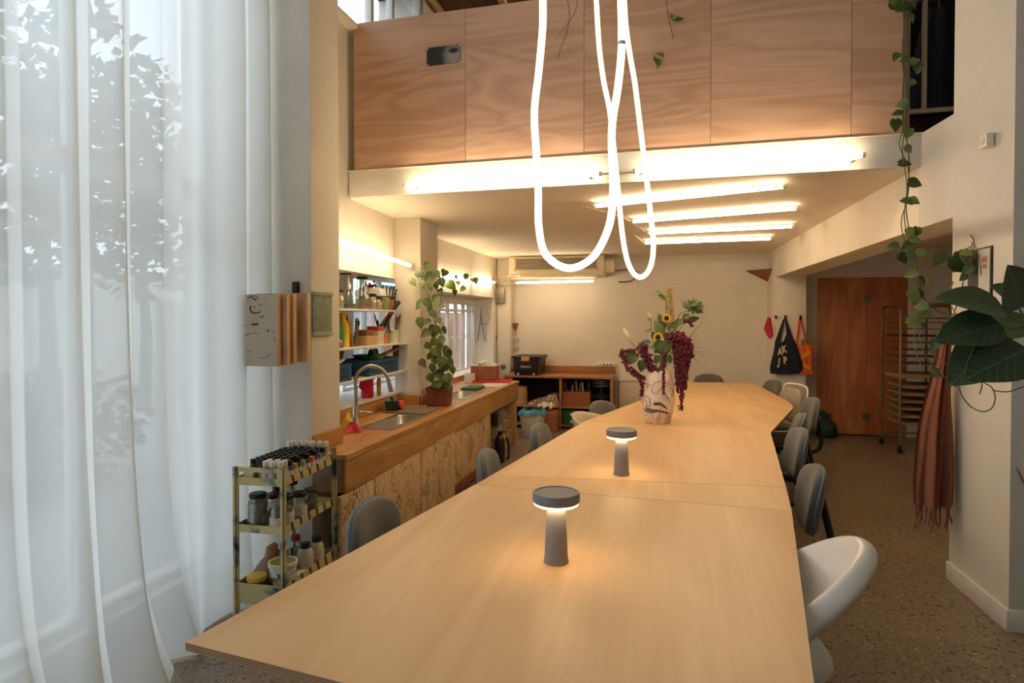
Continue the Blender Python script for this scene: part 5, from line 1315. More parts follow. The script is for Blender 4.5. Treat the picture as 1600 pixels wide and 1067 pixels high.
# wall bits
t = thing('dried_bouquet', 'small dried orange posy hanging on the back wall', 'posy', (-2.115, 8.925, 1.30))
for k in range(7):
    a = -.6 + .2 * k; d = Vector((math.sin(a) * .5, -.1, 1)).normalized()
    MB().tube([Vector((0, -.0, 0)), d * .08, d * .13], [.003, .006, .014], 6).build('stem_head', mat('dried_orange', '#9c5a38', .9, var=.3) if 'dried_orange' not in bpy.data.materials else bpy.data.materials['dried_orange'], t)
MB().tube([(0, -.005, 0), (0, -.005, -.05)], .006, 6).build('binding', bpy.data.materials['dried_orange'], t)
for k, (z, r) in enumerate(((1.165, .045), (1.04, .04))):
    o = MB().tube([Vector((-2.11 + r * math.cos(a), 8.935, z + r * .6 * math.sin(a + .6))) for a in [2 * PI * q / 20 for q in range(20)]], .003, 5, closed=True).build('wire_loop', M['blackmetal']); tag(o, ('upper' if k == 0 else 'lower') + ' bent wire loop under the dried posy', 'wire loop')
t = thing('calipers', 'thin dark calipers hanging on the far window jamb', 'calipers', (-2.56, 8.64, 1.15))
MB().tube([(0, 0, .42), (.0, 0, .36), (-.05, 0, .02)], .005, 6).build('arm', M['dsteel'], t); MB().tube([(0, 0, .42), (.005, 0, .36), (.06, 0, .02)], .005, 6).build('arm', M['dsteel'], t); MB().tube([(0, 0, .42), (0.005, 0, .50)], .004, 6).build('handle', M['dsteel'], t); MB().tube([(0, 0, .27), (.1, 0, .27)], .003, 6).build('crossbar', M['dsteel'], t)
o = MB().tube(smoothline([(-2.48, 8.642, 1.15), (-2.49, 8.642, 1.4), (-2.42, 8.642, 1.5), (-2.5, 8.642, 1.62)], 5), .002, 5).build('hanging_wire', M['dsteel']); tag(o, 'thin wire hanging beside the calipers', 'wire')
t = thing('light_switch', 'narrow socket plate low on the wall by the far window', 'switch', (-2.37, 8.74, 1.17)); MB().box(0, .008, -.03, .03, 0, .14).build('plate', M['cream'], t); MB().box(.008, .012, -.015, .015, .03, .08).build('rocker', M['black'], t)
o = MB().lathe([(0, 0), (.035, 0), (.038, .02), (.02, .03), (0, .03)], n=18).xf(Matrix.Translation((-2.27, 8.80, .80)) @ Matrix.Rotation(PI / 2, 4, 'X')).build('pipe_valve', M['dsteel']); tag(o, 'round dark valve knob on the corner pipe box', 'knob')
o = MB().slab([(1.05, 8.94, 2.137), (1.33, 8.56, 2.132), (1.332, 8.93, 1.985)], (.004, -.012, 0)).build('corner_board', mat('orange_board', '#8a5230', .6)); tag(o, 'triangular brown board high in the back right corner', 'board')
# ------------------------------------------------------------ bags on the pier
BY = 8.255
def panel(rows, y, bulge, seed, fold=.006, nu=12):
    """puffy cloth between (pixel row, left, right) rows, given real depth"""
    L = [(AY(l, r_, y), AY(rr, r_, y)) for r_, l, rr in rows]
    def fn(side):
        def f(u, v):
            k = v * (len(L) - 1); i = min(int(k), len(L) - 2); t_ = k - i
            a = L[i][0].lerp(L[i + 1][0], t_); b = L[i][1].lerp(L[i + 1][1], t_)
            p = a.lerp(b, u); p.y += -side * bulge * (max(0, math.sin(PI * u)) ** .6) * (1 - .75 * v) + fold * math.sin(u * 17 + seed + 4 * v) * math.sin(PI * u)
            return p
        return f
    m = MB(); m.grid(fn(1), nu, 12); m.grid(fn(-.35), nu, 12)
    return m
def ribbon(pts, w, th, y):
    m = MB(); P = [AY(a, b, y) for a, b in pts]; P = smoothline(P, 4)
    ws = w if isinstance(w, (list, tuple)) else [w, w]
    return m.tube(P, [ws[0] + (ws[1] - ws[0]) * i / (len(P) - 1) for i in range(len(P))], 6)
navy = mat('navy_canvas', '#191d35', .9, bump=.2, bs=200)
t = thing('tote_bag', 'navy tote bag with cream letters hanging on the pier', 'bag', (1.45, BY, 1.1)); O_ = t.location
def shift(m, o): m.v = [p - o for p in m.v]; return m
shift(panel([(584, 1204, 1246), (578, 1202.5, 1254), (568, 1204, 1254), (556, 1207, 1250), (545, 1209.5, 1246.5), (534, 1211, 1242)], BY, .03, 1), O_).build('body', navy, t, smooth=180)
sl = [AY(x, y, BY) - O_ for x, y in ((1210.5, 535.5), (1218.5, 537), (1226.5, 500), (1224, 498))]
MB().slab(sl, (0, .012, 0)).build('strap', navy, t)
sr = [AY(x, y, BY) - O_ for x, y in ((1224, 535), (1242.5, 536), (1228.5, 498), (1227, 501), (1229, 522))]
MB().slab([sr[0], sr[1], sr[2], sr[3], sr[4]], (0, .012, 0)).build('strap', navy, t)
creamtext = mat('cream_print', '#e6cf9c', .8)
for ch, x, y, sz, rot in (('A', 1215.6, 554.6, .115, -.06), ('K', 1222.6, 551, .115, -.16), ('J', 1215.6, 570, .115, .08), ('P', 1224.6, 568, .115, -.1)):
    fc = bpy.data.curves.new('lettering', 'FONT'); fc.body = ch; fc.size = sz; fc.extrude = .002; fc.offset = .006; fc.materials.append(creamtext)
    fo = textmesh(fc, t)
    fo.location = AY(x, y, BY - .043) - O_; fo.rotation_euler = (PI / 2, rot, 0); fo.scale = (.66, 1, 1)
orange = mat('orange_canvas', '#d8622a', .9, bump=.2, bs=200)
t = thing('tote_bag', 'orange tote bag with a yellow cross hanging behind the navy one', 'bag', (1.7, BY + .025, 1.1)); O_ = t.location; Y2 = BY + .025
shift(panel([(585, 1248, 1272.5), (575, 1247, 1271), (560, 1246.5, 1271), (548, 1246, 1271.5), (539, 1245.5, 1271)], Y2, .018, 2), O_).build('body', orange, t, smooth=180)
for pts in ([(1244, 540), (1246, 525), (1249.5, 499)], [(1259.5, 540), (1256.5, 522), (1251.5, 499)]): shift(ribbon(pts, .012, .004, Y2), O_).build('strap', orange, t)
yel = mat('yellow_print', '#e0952a', .85)
for q in (((1251, 556), (1264, 547), (1266.5, 553), (1253, 562)), ((1252, 566), (1266.5, 573), (1265, 578.5), (1252, 571))):
    MB().slab([AY(x, y, Y2 - .021) - O_ for x, y in q], (0, .004, 0)).build('print_bar', yel, t)
for x, lb in ((1227, 'black hook carrying the navy tote bag'), (1250.5, 'black hook carrying the orange tote bag')):
    p = AY(x, 496.5, 8.28); o = MB().box(p.x - .012, p.x + .012, p.y - .02, 8.30, p.z - .03, p.z + .03).build('coat_hook', M['blackmetal'], bevel=.004); tag(o, lb, 'hook')
t = thing('oven_mitt', 'red cloth mitt hanging in the back right corner', 'mitt', (1.3, 8.27, 1.35)); O_ = t.location
shift(panel([(529, 1201, 1206), (522, 1197, 1208), (514, 1193.5, 1207), (505, 1196, 1205.5), (496, 1199, 1204.5)], 8.27, .02, 4), O_).build('body', mat('red_cloth', '#b5323a', .9, bump=.2, bs=150), t, smooth=180)
MB().slab([AY(x, y, 8.285) - O_ for x, y in ((1205, 500), (1208.5, 508), (1208, 528), (1206, 520))], (0, .006, 0)).build('lining', M['cream'], t)
p = AY(1206, 496, 8.27); o = MB().box(1.325, 1.345, 8.262, 8.30, p.z - .01, p.z + .025).build('coat_hook', M['blackmetal']); tag(o, 'small hook carrying the red mitt', 'hook')
o = MB().box(1.63, 1.80, 8.286, 8.298, 1.165, 1.24).build('hook_rail', mat('taupe_board', '#7a6a52', .7)); tag(o, 'taupe board on the pier behind the orange bag', 'board')
# dark green sack
t = thing('drawstring_sack', 'dark teal sack on the floor by the wooden door', 'sack', (1.985, 8.60, 0)); ts = mat('teal_sack', '#1f3b3c', .7, bump=.3, bs=30)
MB().lathe([(0, 0), (.09, 0), (.125, .05), (.13, .12), (.105, .19), (.05, .225), (.03, .24)], n=18).build('body', ts, t, smooth=180); MB().tube([(0, 0, .23), (-.03, .0, .29), (-.05, 0, .33)], [.03, .045, .02], 8).build('knot', ts, t); MB().tube([(0, 0, .23), (.04, .0, .28), (.07, 0, .29)], [.025, .03, .01], 8).build('knot', ts, t)

# ------------------------------------------------------------ bakery rack
t = thing('bakery_rack', 'tall metal tray rack on wheels in front of the wooden door', 'rack', (2.80, 8.03, 0)); RO = t.location.copy()
xl0, xl1, xr0, xr1, yf, yb = 2.545, 2.525, 3.03, 2.99, 7.765, 8.30
def rp(x, y, z): return Vector((x, y, z)) - Vector((RO.x, RO.y, 0))
rk = mat('rack_metal', '#8a7560', .4, .7)
for xa, xb in ((xl0, xl1), (xr0, xr1)):
    MB().tube([rp(xa, yf, .11)] + smoothline([rp(xa, yf, 1.52), rp(xa, yf + .02, 1.60), rp(xa, yf + .08, 1.63), rp(xb, yb - .08, 1.63), rp(xb, yb - .02, 1.60), rp(xb, yb, 1.52)], 4) + [rp(xb, yb, .11)], .014, 10).build('side_frame', rk, t)
    for z in (.14, 1.50): MB().tube([rp(xa, yf, z), rp(xb, yb, z)], .009, 6).build('rail', rk, t)
for y, a, b in ((yf, xl0, xr0), (yb, xl1, xr1)):
    for z in (.14, 1.50): MB().tube([rp(a, y, z), rp(b, y, z)], .010, 6).build('rail', rk, t)
lev_t = [1.455, 1.38, 1.30, 1.225, 1.146, 1.07, .99]; lev_b = [.735, .65, .565, .485, .40, .317]
for z in lev_t + [.84] + lev_b:
    for x, s_ in ((xl0, 1), (xr0, -1)): MB().box(x - RO.x + s_ * .012 - .010, x - RO.x + s_ * .012 + .010, yf - RO.y + .01, yb - RO.y - .01, z - .012, z - .007).build('runner', rk, t)
for k, (x, y) in enumerate(((xl0, yf), (xr0, yf), (xl1, yb), (xr1, yb))):
    q = rp(x, y, 0); m = MB(); m.cyl(q + Vector((-.012, 0, .05)), q + Vector((.012, 0, .05)), .05, n=16); m.build('wheel', M['black'], t); MB().hexa([q + Vector(p) for p in ((-.02, -.02, .05), (.02, -.02, .05), (.02, .02, .05), (-.02, .02, .05), (-.018, -.018, .115), (.018, -.018, .115), (.018, .018, .115), (-.018, .018, .115))]).build('wheel_fork', M['dsteel'], t)
tm_dark = mat('dark_tray', '#3d2a1f', .6, .3); tm_pale = mat('worn_board', '#9a7a58', .75, var=.25, vs_=10)
for i, z in enumerate(lev_t):
    o = MB().box(xl0 + .02, xr0 - .02, yf + .02, yb - .02, z - .0065, z + (.008 if i == 2 else .002)).build('baking_tray', tm_dark if i == 2 else rk, bevel=.001); tag(o, ['top thin tray of the bakery rack', 'second tray from the top of the rack', 'darker third tray from the top of the rack', 'fourth tray from the top of the rack', 'fifth tray from the top of the rack', 'sixth tray from the top of the rack', 'seventh tray from the top of the rack'][i], 'tray', 'trays on the bakery rack')
o = MB().box(xl0 - .02, xr0 - .02, yf - .02, yb - .03, .8335, .875).build('board_slab', tm_pale, bevel=.004); tag(o, 'thick worn board in the middle of the bakery rack', 'board')
for i, z in enumerate(lev_b):
    o = MB().box(xl0 + .02, xr0 - .02, yf + .0, yb - .02, z - .0065, z + .018).build('wooden_board', tm_pale, bevel=.002); tag(o, ['highest worn board below the thick slab of the rack', 'second worn board below the thick slab', 'third worn board below the thick slab', 'fourth worn board below the thick slab', 'fifth worn board below the thick slab', 'lowest worn board of the bakery rack'][i], 'board', 'boards on the bakery rack')
o = MB().box(3.02, 3.49, 8.70, 8.80, 1.66, 1.685).build('wall_shelf', M['shelfwood'], bevel=.003); tag(o, 'small brown shelf on the wall above the rack', 'shelf')

# ------------------------------------------------------------ shawl
t = thing('shawl', 'rust brown fringed shawl hanging from the edge of the column', 'shawl', (1.52, 4.0, .8)); O_ = t.location.copy()
rowsS = [(792, 1431, 1487), (760, 1430, 1490), (720, 1433.5, 1491), (680, 1436, 1490), (650, 1441, 1488.5), (620, 1448, 1486.5), (585, 1458, 1485), (550, 1466, 1484), (520, 1472, 1484), (506, 1475, 1483)]
LS = [(AY(l, r_, 4.0), AY(rr, r_, 4.0)) for r_, l, rr in rowsS]
def shawlf(side):
    def f(u, v):
        k = v * (len(LS) - 1); i = min(int(k), len(LS) - 2); t_ = k - i
        a = LS[i][0].lerp(LS[i + 1][0], t_); b = LS[i][1].lerp(LS[i + 1][1], t_)
        p = a.lerp(b, u); w = (1 - v) * .9 + .1
        p.y += w * (.035 * math.sin(u * 13 + 1.2 * v) + .02 * math.sin(u * 27 + 2 - 2 * v)) + side * (.012 + .02 * math.sin(PI * u)) * 1.0
        if v == 0: p.z += .012 * math.sin(u * 9)
        return p - O_
    return f
sm = mat('rust_wool', '#8d5238', .95, var=.15, vs_=30, bump=.35, bs=220, sheen=.3)
m = MB(); m.grid(shawlf(-1), 44, 26); m.grid(shawlf(1), 44, 26); m.build('cloth', sm, t, smooth=180)
for k in range(16):
    u = (k + .5) / 16; p = shawlf(0)(u, 0); rr_ = random.Random(k); L = rr_.uniform(.08, .15)
    MB().tube(smoothline([p + Vector((0, 0, .01)), p + Vector((rr_.uniform(-.008, .008), rr_.uniform(-.01, .01), -L * .5)), p + Vector((rr_.uniform(-.02, .02), rr_.uniform(-.01, .01), -L))], 3), [.0055] * 3 + [.004] * 4, 5).build('tassel', sm, t)
o = MB().box(1.555, 1.602, 4.02, 4.05, 1.40, 1.43).build('coat_hook', M['blackmetal'], bevel=.004); tag(o, 'dark hook on the column edge carrying the shawl', 'hook')

# ------------------------------------------------------------ column fittings
t = thing('wall_sensor', 'small white box high on the column', 'sensor', (1.566, 3.587, 2.345)); MB().box(-.035, 0, -.035, .035, 0, .065).build('body', M['white_gloss'], t, bevel=.006); MB().box(-.038, -.035, -.02, .02, .015, .045).build('lens', M['cream'], t, bevel=.001)
t = thing('framed_poster', 'narrow dark framed poster on the column behind the leaves', 'poster', (1.606, 3.76, 1.30))
MB().box(-.012, .004, -.125, .125, 0, .565).build('frame', M['black'], t, bevel=.002)
MB().box(-.0135, -.012, -.115, .0, .01, .555).build('print', mat('pale_print', '#cfcbc4', .6, var=.06), t)
MB().box(-.0135, -.012, .002, .115, .01, .555).build('print', mat('dark_print', '#2a2626', .6, var=.3), t)
m = MB()
for k in range(5): m.box(-.0142, -.0135, -.09 + .012 * k, -.083 + .012 * k, .49 - .004 * (k % 2), .515)
for k in range(4): m.box(-.0142, -.0135, -.085 + .012 * k, -.078 + .012 * k, .455, .475)
m.build('red_lettering', mat('red_ink', '#c0473c', .7), t)
# dry twig at the right edge
o = MB().tube([AY(1588, 730, 3.40), AY(1594, 742, 3.40), AY(1601, 757, 3.39)], [.002, .007, .004], 6).build('dry_twig', M['shelfwood']); tag(o, 'short brown twig against the column at the right edge', 'twig')

# ------------------------------------------------------------ plants on the right
t = thing('fiddle_leaf_plant', 'big dark leaved fiddle leaf plant reaching in from the right edge', 'plant', (1.55, 2.62, 0)); FC = t.location.copy()
MB().lathe([(0, 0), (.13, 0), (.17, .3), (.18, .3), (.18, .33), (.165, .33), (.15, .26), (0, .26)], n=24).build('pot', M['terracotta'], t); MB().lathe([(0, .26), (.155, .262), (0, .275)], n=16).build('soil', M['soil'], t)
hub = AY(1612, 508, 2.55) - FC
MB().tube(smoothline([(0, 0, .26), (-.02, .02, .7), (.02, -.02, 1.1), (-.10, -.03, 1.35), hub], 6), [.016] * 25, 8).build('trunk', M['brownstem'], t)
for (bx, by, tx, ty, wpx, dy0, dy1, up) in ((1572, 486, 1478, 452, 62, .02, -.08, (.15, -.75, .75)), (1566, 508, 1472, 522, 66, -.02, -.12, (.05, -.8, .6)), (1566, 530, 1487, 596, 74, .03, -.02, (-.1, -.85, .45)), (1606, 545, 1518, 582, 76, -.06, -.16, (.1, -.8, .6)), (1592, 482, 1590, 418, 70, .0, -.1, (.3, -.9, .1)), (1612, 500, 1532, 520, 62, .06, .06, (0, -.6, .8)), (1608, 476, 1556, 440, 54, .10, .10, (.1, -.7, .7))):
    a = AY(bx, by, 2.5 + dy0) - FC; b = AY(tx, ty, 2.5 + dy1) - FC; L = (b - a).length
    place_leaf(L_FIDDLE, a, b - a, up, L, t, wid=(wpx * .0023) / (L * .68))
    MB().tube([hub, a.lerp(hub, .4) + Vector((0, 0, -.01)), a + (b - a) * .04], [.006, .005, .003], 6).build('petiole', M['stem'], t)
def vine(name, label, cat, origin, strands, leaves, scale, mats_=('stem',), yv=3.95, r=.003, plane='y', upv=(0, 0, .3)):
    t = thing(name, label, cat, origin); O2 = Vector(origin)
    A = (lambda x, y: AY(x, y, yv)) if plane == 'y' else (lambda x, y: AX(x, y, yv))
    for k, s_ in enumerate(strands): MB().tube(smoothline([A(x, y) - O2 for x, y in s_], 6), r, 5).build('stem', M[mats_[k % len(mats_)]], t)
    for x, y, s_ in leaves:
        p = A(x, y) - O2 + Vector((0, rnd.uniform(-.05, .0), 0)); dd = Vector((rnd.uniform(-.9, .9), rnd.uniform(-.5, .2), rnd.uniform(-1.0, .0)))
        if plane == 'x': p = A(x, y) - O2 + Vector((rnd.uniform(-.05, 0), 0, 0))
        place_leaf(L_POTHOS, p - dd.normalized() * s_ * scale * .4, dd, TOCAM + Vector((rnd.uniform(-.5, .5), rnd.uniform(-.2, .2), rnd.uniform(0, .5))), s_ * scale, t)
    return t
vine('hanging_vine', 'long pothos vine trailing from the mezzanine down past the beam', 'plant', (1.33, 3.95, 2.2),
     [[(1402, -10), (1412, 30), (1409, 90), (1414, 140), (1413, 200), (1410, 240), (1417, 290), (1413, 340), (1422, 385), (1428, 430), (1438, 480), (1436, 520), (1446, 555), (1466, 580), (1490, 597)],
      [(1424, -10), (1418, 40), (1421, 120), (1416, 200), (1421, 260), (1416, 330), (1430, 400), (1436, 440), (1447, 470), (1470, 488), (1500, 492)],
      [(1410, 205), (1405, 225), (1412, 245), (1420, 270), (1418, 310), (1408, 350), (1420, 400), (1434, 470), (1428, 530), (1440, 575)], [(1420, 380), (1400, 396), (1412, 410)], [(1436, 490), (1452, 545), (1480, 570)]],
     [(1400, 8, 22), (1394, 2, 20), (1418, 10, 22), (1425, 4, 20), (1408, 18, 22), (1420, 30, 16), (1400, 88, 14), (1416, 92, 16), (1424, 100, 16), (1432, 108, 16), (1406, 165, 16), (1401, 178, 14), (1398, 195, 20), (1422, 132, 12), (1416, 210, 16), (1415, 235, 14), (1412, 255, 18), (1424, 288, 20), (1411, 316, 18), (1423, 315, 16), (1431, 362, 18), (1420, 362, 16), (1427, 375, 16), (1418, 384, 18), (1396, 384, 16), (1409, 402, 18), (1421, 400, 18), (1420, 428, 18), (1436, 395, 16), (1440, 440, 18), (1449, 441, 16), (1423, 461, 22), (1437, 458, 16), (1446, 488, 22), (1423, 501, 20), (1438, 478, 18), (1442, 508, 12), (1457, 537, 20), (1462, 583, 18)], .0037, ('stem', 'brownstem'), 3.93)
vine('wall_plant', 'pothos tuft with dangling roots hung on the column', 'plant', (1.57, 3.75, 1.8),
     [[(1512, 363), (1520, 372), (1522, 385), (1515, 400), (1500, 405), (1485, 410)], [(1522, 380), (1530, 400), (1533, 430)], [(1520, 378), (1512, 410), (1500, 460), (1487, 500)], [(1490, 440), (1482, 465), (1498, 498)], [(1516, 385), (1498, 396), (1482, 404)]],
     [(1482, 402, 30), (1507, 411, 34), (1497, 400, 18), (1510, 398, 20), (1520, 405, 22), (1516, 420, 20), (1524, 394, 18), (1490, 413, 16), (1515, 432, 16), (1498, 420, 16)], .0032, ('brownstem', 'stem'), 1.565, .003, 'x')
vine('loop_vine', 'bare looping vine tendrils hanging below the big leaves', 'plant', (1.2, 2.75, 1.2),
     [[(1500, 585), (1498, 600), (1504, 620), (1518, 636), (1535, 643), (1549, 638), (1555, 622), (1550, 606), (1538, 598), (1532, 592)], [(1534, 594), (1534, 605), (1530, 616)], [(1552, 610), (1575, 612), (1602, 603)], [(1488, 575), (1500, 582), (1534, 594)]], [(1490, 590, 16), (1484, 580, 14)], .0032, ('stem', 'brownstem'), 2.62, .0022)
for k, s_ in enumerate(([(886, -5), (890, 25), (884, 55), (876, 75), (872, 92)], [(903, -5), (898, 20), (880, 45), (868, 62)], [(1040, -5), (1045, 30), (1052, 60)], [(1020, 80), (1028, 95), (1034, 100)])):
    m = MB().tube(smoothline([AY(x, y, 4.03) for x, y in s_], 5), .0022, 5); o = m.build('trailing_stem', M['stem'] if k % 2 else M['brownstem']); tag(o, ['thin dark stem curling over the plywood beside the thick rope light', 'second thin stem crossing the first on the plywood', 'thin stem trailing right of the rope lights', 'short stray stem on the plywood right of the rope lights'][k], 'stem')
    if k >= 2:
        for q in range(3):
            p = AY(s_[-1][0] + rnd.uniform(-6, 6), s_[-1][1] - 22 * (k == 2) + rnd.uniform(-14, 10), 4.02); place_leaf(L_BOUQ, p, (rnd.uniform(-.5, .8), -.1, rnd.uniform(-.8, .4)), TOCAM, .06, o)

# ------------------------------------------------------------ picture on the parapet and the dark gallery on the right
t = thing('photo_print', 'small dark photo print with a pale eye pinned on the plywood', 'picture', (-1.47, 4.078, 3.295))
def eyeprint():
    tt = NT('eye_print'); tc = tt.node('TexCoord'); sp = tt.node('SeparateXYZ'); tt.l.new(tc.outputs['Object'], sp.inputs[0])
    def dist(cx_, cz_, sx_, sz_):
        a = tt.math('MULTIPLY', tt.math('SUBTRACT', sp.outputs['X'], cx_), sx_); b = tt.math('MULTIPLY', tt.math('SUBTRACT', sp.outputs['Z'], cz_), sz_)
        return tt.math('SQRT', tt.math('ADD', tt.math('MULTIPLY', a, a), tt.math('MULTIPLY', b, b)))
    face = tt.math('ADD', dist(.075, -.01, 1.0, .9), tt.math('MULTIPLY', tt.noise(tt.coord(), 18, 3), .03))
    c = tt.ramp(face, [(.05, '#8d8d8c'), (.085, '#6a6b6c'), (.11, '#22252a')])
    eye = tt.ramp(dist(.07, .025, 1.0, 1.9), [(.012, '#111214'), (.022, '#3d3f41'), (.035, '#000000')]); m_ = tt.math('LESS_THAN', dist(.07, .025, 1.0, 1.9), .034)
    tt.base(tt.mix(m_, c, eye)); tt.p(Roughness=.35); return tt.mat
MB().box(-.125, .125, -.001, .001, -.062, .062).build('print', eyeprint(), t)
for x in (-.117, .117):
    for z in (-.054, .054): MB().box(x - .005, x + .005, -.0025, -.001, z - .005, z + .005).build('tack', M['label'], t)
t.rotation_euler.y = -.012
t.location.y = 4.082
t = thing('gallery_railing', 'grey metal railing at the dark end of the mezzanine', 'railing', (1.44, 4.10, 2.56))
for z in (.135, .78): MB().box(-.10, .20, -.012, .012, z - .012, z + (.012 if z < .5 else .03)).build('rail', M['dsteel'], t)
MB().box(.0, .022, -.01, .01, .135, .78).build('baluster', M['dsteel'], t)
for x in (-.085, .17): MB().box(x, x + .02, -.01, .01, 0, 1.0).build('post', M['dsteel'], t)
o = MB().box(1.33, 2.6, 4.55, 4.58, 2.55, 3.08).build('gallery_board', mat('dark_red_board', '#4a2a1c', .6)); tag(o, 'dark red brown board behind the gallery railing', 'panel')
o = MB().box(1.33, 2.6, 4.62, 4.65, 3.08 - .5, 4.6).build('gallery_backdrop', mat('gallery_dark', '#0e0f14', .95)); tag(o, 'black sheet standing for the dark interior behind the railing', 'screen')  # added black sheet, its colour stands for the unlit depth of the gallery
t = thing('hanging_coat', 'dark navy coat hanging behind the gallery railing', 'coat', (1.62, 4.36, 2.75))
MB().grid(lambda u, v: Vector(((.13 + .05 * (1 - v)) * math.cos(2 * PI * u) * (1 - .4 * v * v), (.07 + .012 * math.sin(14 * PI * u)) * math.sin(2 * PI * u), .62 * v + .35 * 0)), 40, 8, wrap=True).build('cloth', mat('navy_cloth', '#141a2c', .9), t, smooth=180)
MB().tube([(0, 0, .6), (0, 0, .78), (.02, 0, .82)], .004, 6).build('hanger_hook', M['dsteel'], t)
# ------------------------------------------------------------ paint trolley
def camo(striped):
    t = NT('camo_paint' + ('_striped' if striped else '')); v = t.coord()
    n = t.noise(v, 9, 3, .5, .6); f = t.ramp(n, [(.50, '#cdbd86'), (.57, '#8f9880'), (.64, '#42525e'), (.8, '#34434f')])
    if striped:
        tc = t.node('TexCoord'); sp = t.node('SeparateXYZ'); t.l.new(tc.outputs['Object'], sp.inputs[0])
        s_ = t.math('FRACT', t.math('ADD', t.math('MULTIPLY', sp.outputs['Y'], 13.0), t.math('MULTIPLY', sp.outputs['Z'], 4.0)))
        f = t.mix(t.math('GREATER_THAN', s_, .70), '#c9b47a', '#38444d')
    t.base(f); t.p(Roughness=.5); return t.mat
M['camo'] = camo(False); M['camos'] = camo(True)
CX, CY = -1.833, 2.785
t = thing('paint_trolley', 'narrow three tier trolley painted in yellow and dark blue patches', 'trolley', (CX, CY, 0), .035)
cart = t; CM = Matrix.Translation((CX, CY, 0)) @ Matrix.Rotation(.035, 4, 'Z'); CMI = CM.inverted()
hx, hy = .122, .245
for sx_ in (-1, 1):
    for sy in (-1, 1):
        x, y = sx_ * hx, sy * hy
        m = MB(); m.box(x - .014, x + .014, y - .004, y + .004, .03, .805); m.box(x - .004, x + .004, y - .014, y + .014, .03, .805)
        m.build('leg', M['camo'], t); MB().lathe([(0, 0), (.014, 0), (.016, .03), (0, .03)], (x, y, 0), 12).build('foot', M['black'], t)
TIERS = [.722, .500, .165]
for i, z in enumerate(TIERS):
    hgt = .036 if i < 2 else .095
    tr = MB().box(-hx, hx, -hy, hy, z, z + .004).build('tier', M['camo'], t)
    for sx_ in (-1, 1): MB().box(sx_ * hx - .002, sx_ * hx + .002, -hy, hy, z, z + hgt).build('side_rim', M['camos'], tr)
    for sy in (-1, 1): MB().box(-hx, hx, sy * hy - .002, sy * hy + .002, z, z + hgt).build('end_rim', M['camo'], tr)
for sy in (-1, 1): MB().box(-hx - .012, hx + .012, sy * hy - .004, sy * hy + .004, .785, .805).build('handle', M['camo'], t)
def CP(px, py_, z): return AZ(px, py_, z)
# paint bottles
def paint_bottle(cap, body, label, group, r=.0165, h=.085):
    t = thing('paint_bottle', label, 'bottle', (0, 0, 0), 0, group)
    MB().lathe([(0, 0), (r, 0), (r, h * .72), (r * .55, h * .86), (r * .55, h * .9)], n=14).build('body', body, t)
    MB().lathe([(r + .0006, h * .1), (r + .0008, h * .12), (r + .0008, h * .56), (r + .0006, h * .58)], n=14).build('label', M['label'], t)
    MB().lathe([(r * .8, h * .86), (r * .82, h * .87), (r * .8, h * 1.1), (r * .7, h * 1.12), (0, h * 1.12)], n=14).build('cap', cap, t)
    return t
M['capwhite'] = mat('white_cap', '#e4dfd6', .5); M['pb1'] = mat('paint_body_dark', '#4a4540', .4, var=.3); M['pb2'] = mat('paint_body_flesh', '#c8a594', .4, var=.2); M['pb3'] = mat('paint_body_clear', '#b3aa9a', .35)
pbk = paint_bottle(M['black'], M['pb1'], 'black capped paint bottle in the crowded rows on top of the trolley', 'black capped paint bottles')
pbw = paint_bottle(M['capwhite'], M['pb3'], 'white capped bottle at the near end of the trolley top', 'white capped bottles at the near end', h=.095)
pbp = paint_bottle(M['capwhite'], M['pb2'], 'white capped flesh pink bottle at the far end of the trolley top', 'white capped bottles at the far end', h=.105)
first = {}
def put(proto, x, y, key, label=None, group=None, s=1):
    p = CM @ Vector((x, y, TIERS[0] + .0042))
    if key not in first: first[key] = 1; proto.location = p; return proto
    return dup(proto, p, rnd.uniform(0, 6), scale=s, label=label, group=group)
rr_ = random.Random(1)
for iy in range(12):
    for ix in range(6):
        x = -.098 + ix * .0385 + rr_.uniform(-.002, .002); y = -.222 + iy * .0395 + rr_.uniform(-.002, .002)
        if iy == 0 and ix < 3 or iy == 1 and ix < 2: continue
        if iy <= 1 and (ix >= 3 or rr_.random() < .5): put(pbw, x, y, 'w')
        elif iy == 11 or (iy == 10 and ix == 0): put(pbp, x, y, 'p')
        elif ix == 5 and iy in (3, 5, 7, 9):
            col = {3: ('#b8937c', 'flesh'), 5: ('#8d8a6a', 'olive'), 7: ('#d2693f', 'orange'), 9: ('#5a6f9a', 'blue')}[iy]
            o = MB().lathe([(0, 0), (.017, 0), (.017, .066), (.014, .072), (.0, .073)], n=14).build('paint_pot', mat(col[1] + '_pot', col[0], .5)); o.location = CM @ Vector((x, y, TIERS[0] + .0042)); MB().lathe([(.0174, .01), (.0176, .012), (.0176, .045), (.0174, .047)], n=14).build('label', M['label'], o)
            tag(o, col[1] + ' topped paint pot on the aisle side of the trolley top', 'pot')
        else: put(pbk, x, y, 'k')
o = MB().lathe([(.016, -.025), (.028, -.025), (.029, -.022), (.029, .022), (.028, .025), (.016, .025), (.016, -.025)], n=22).xf(Matrix.Rotation(PI / 2, 4, 'Y')).build('tape_roll', mat('masking_tape', '#d8c8a4', .7)); o.location = CM @ Vector((-.07, -.20, TIERS[0] + .034)); tag(o, 'roll of cream masking tape at the near left of the trolley top', 'tape')
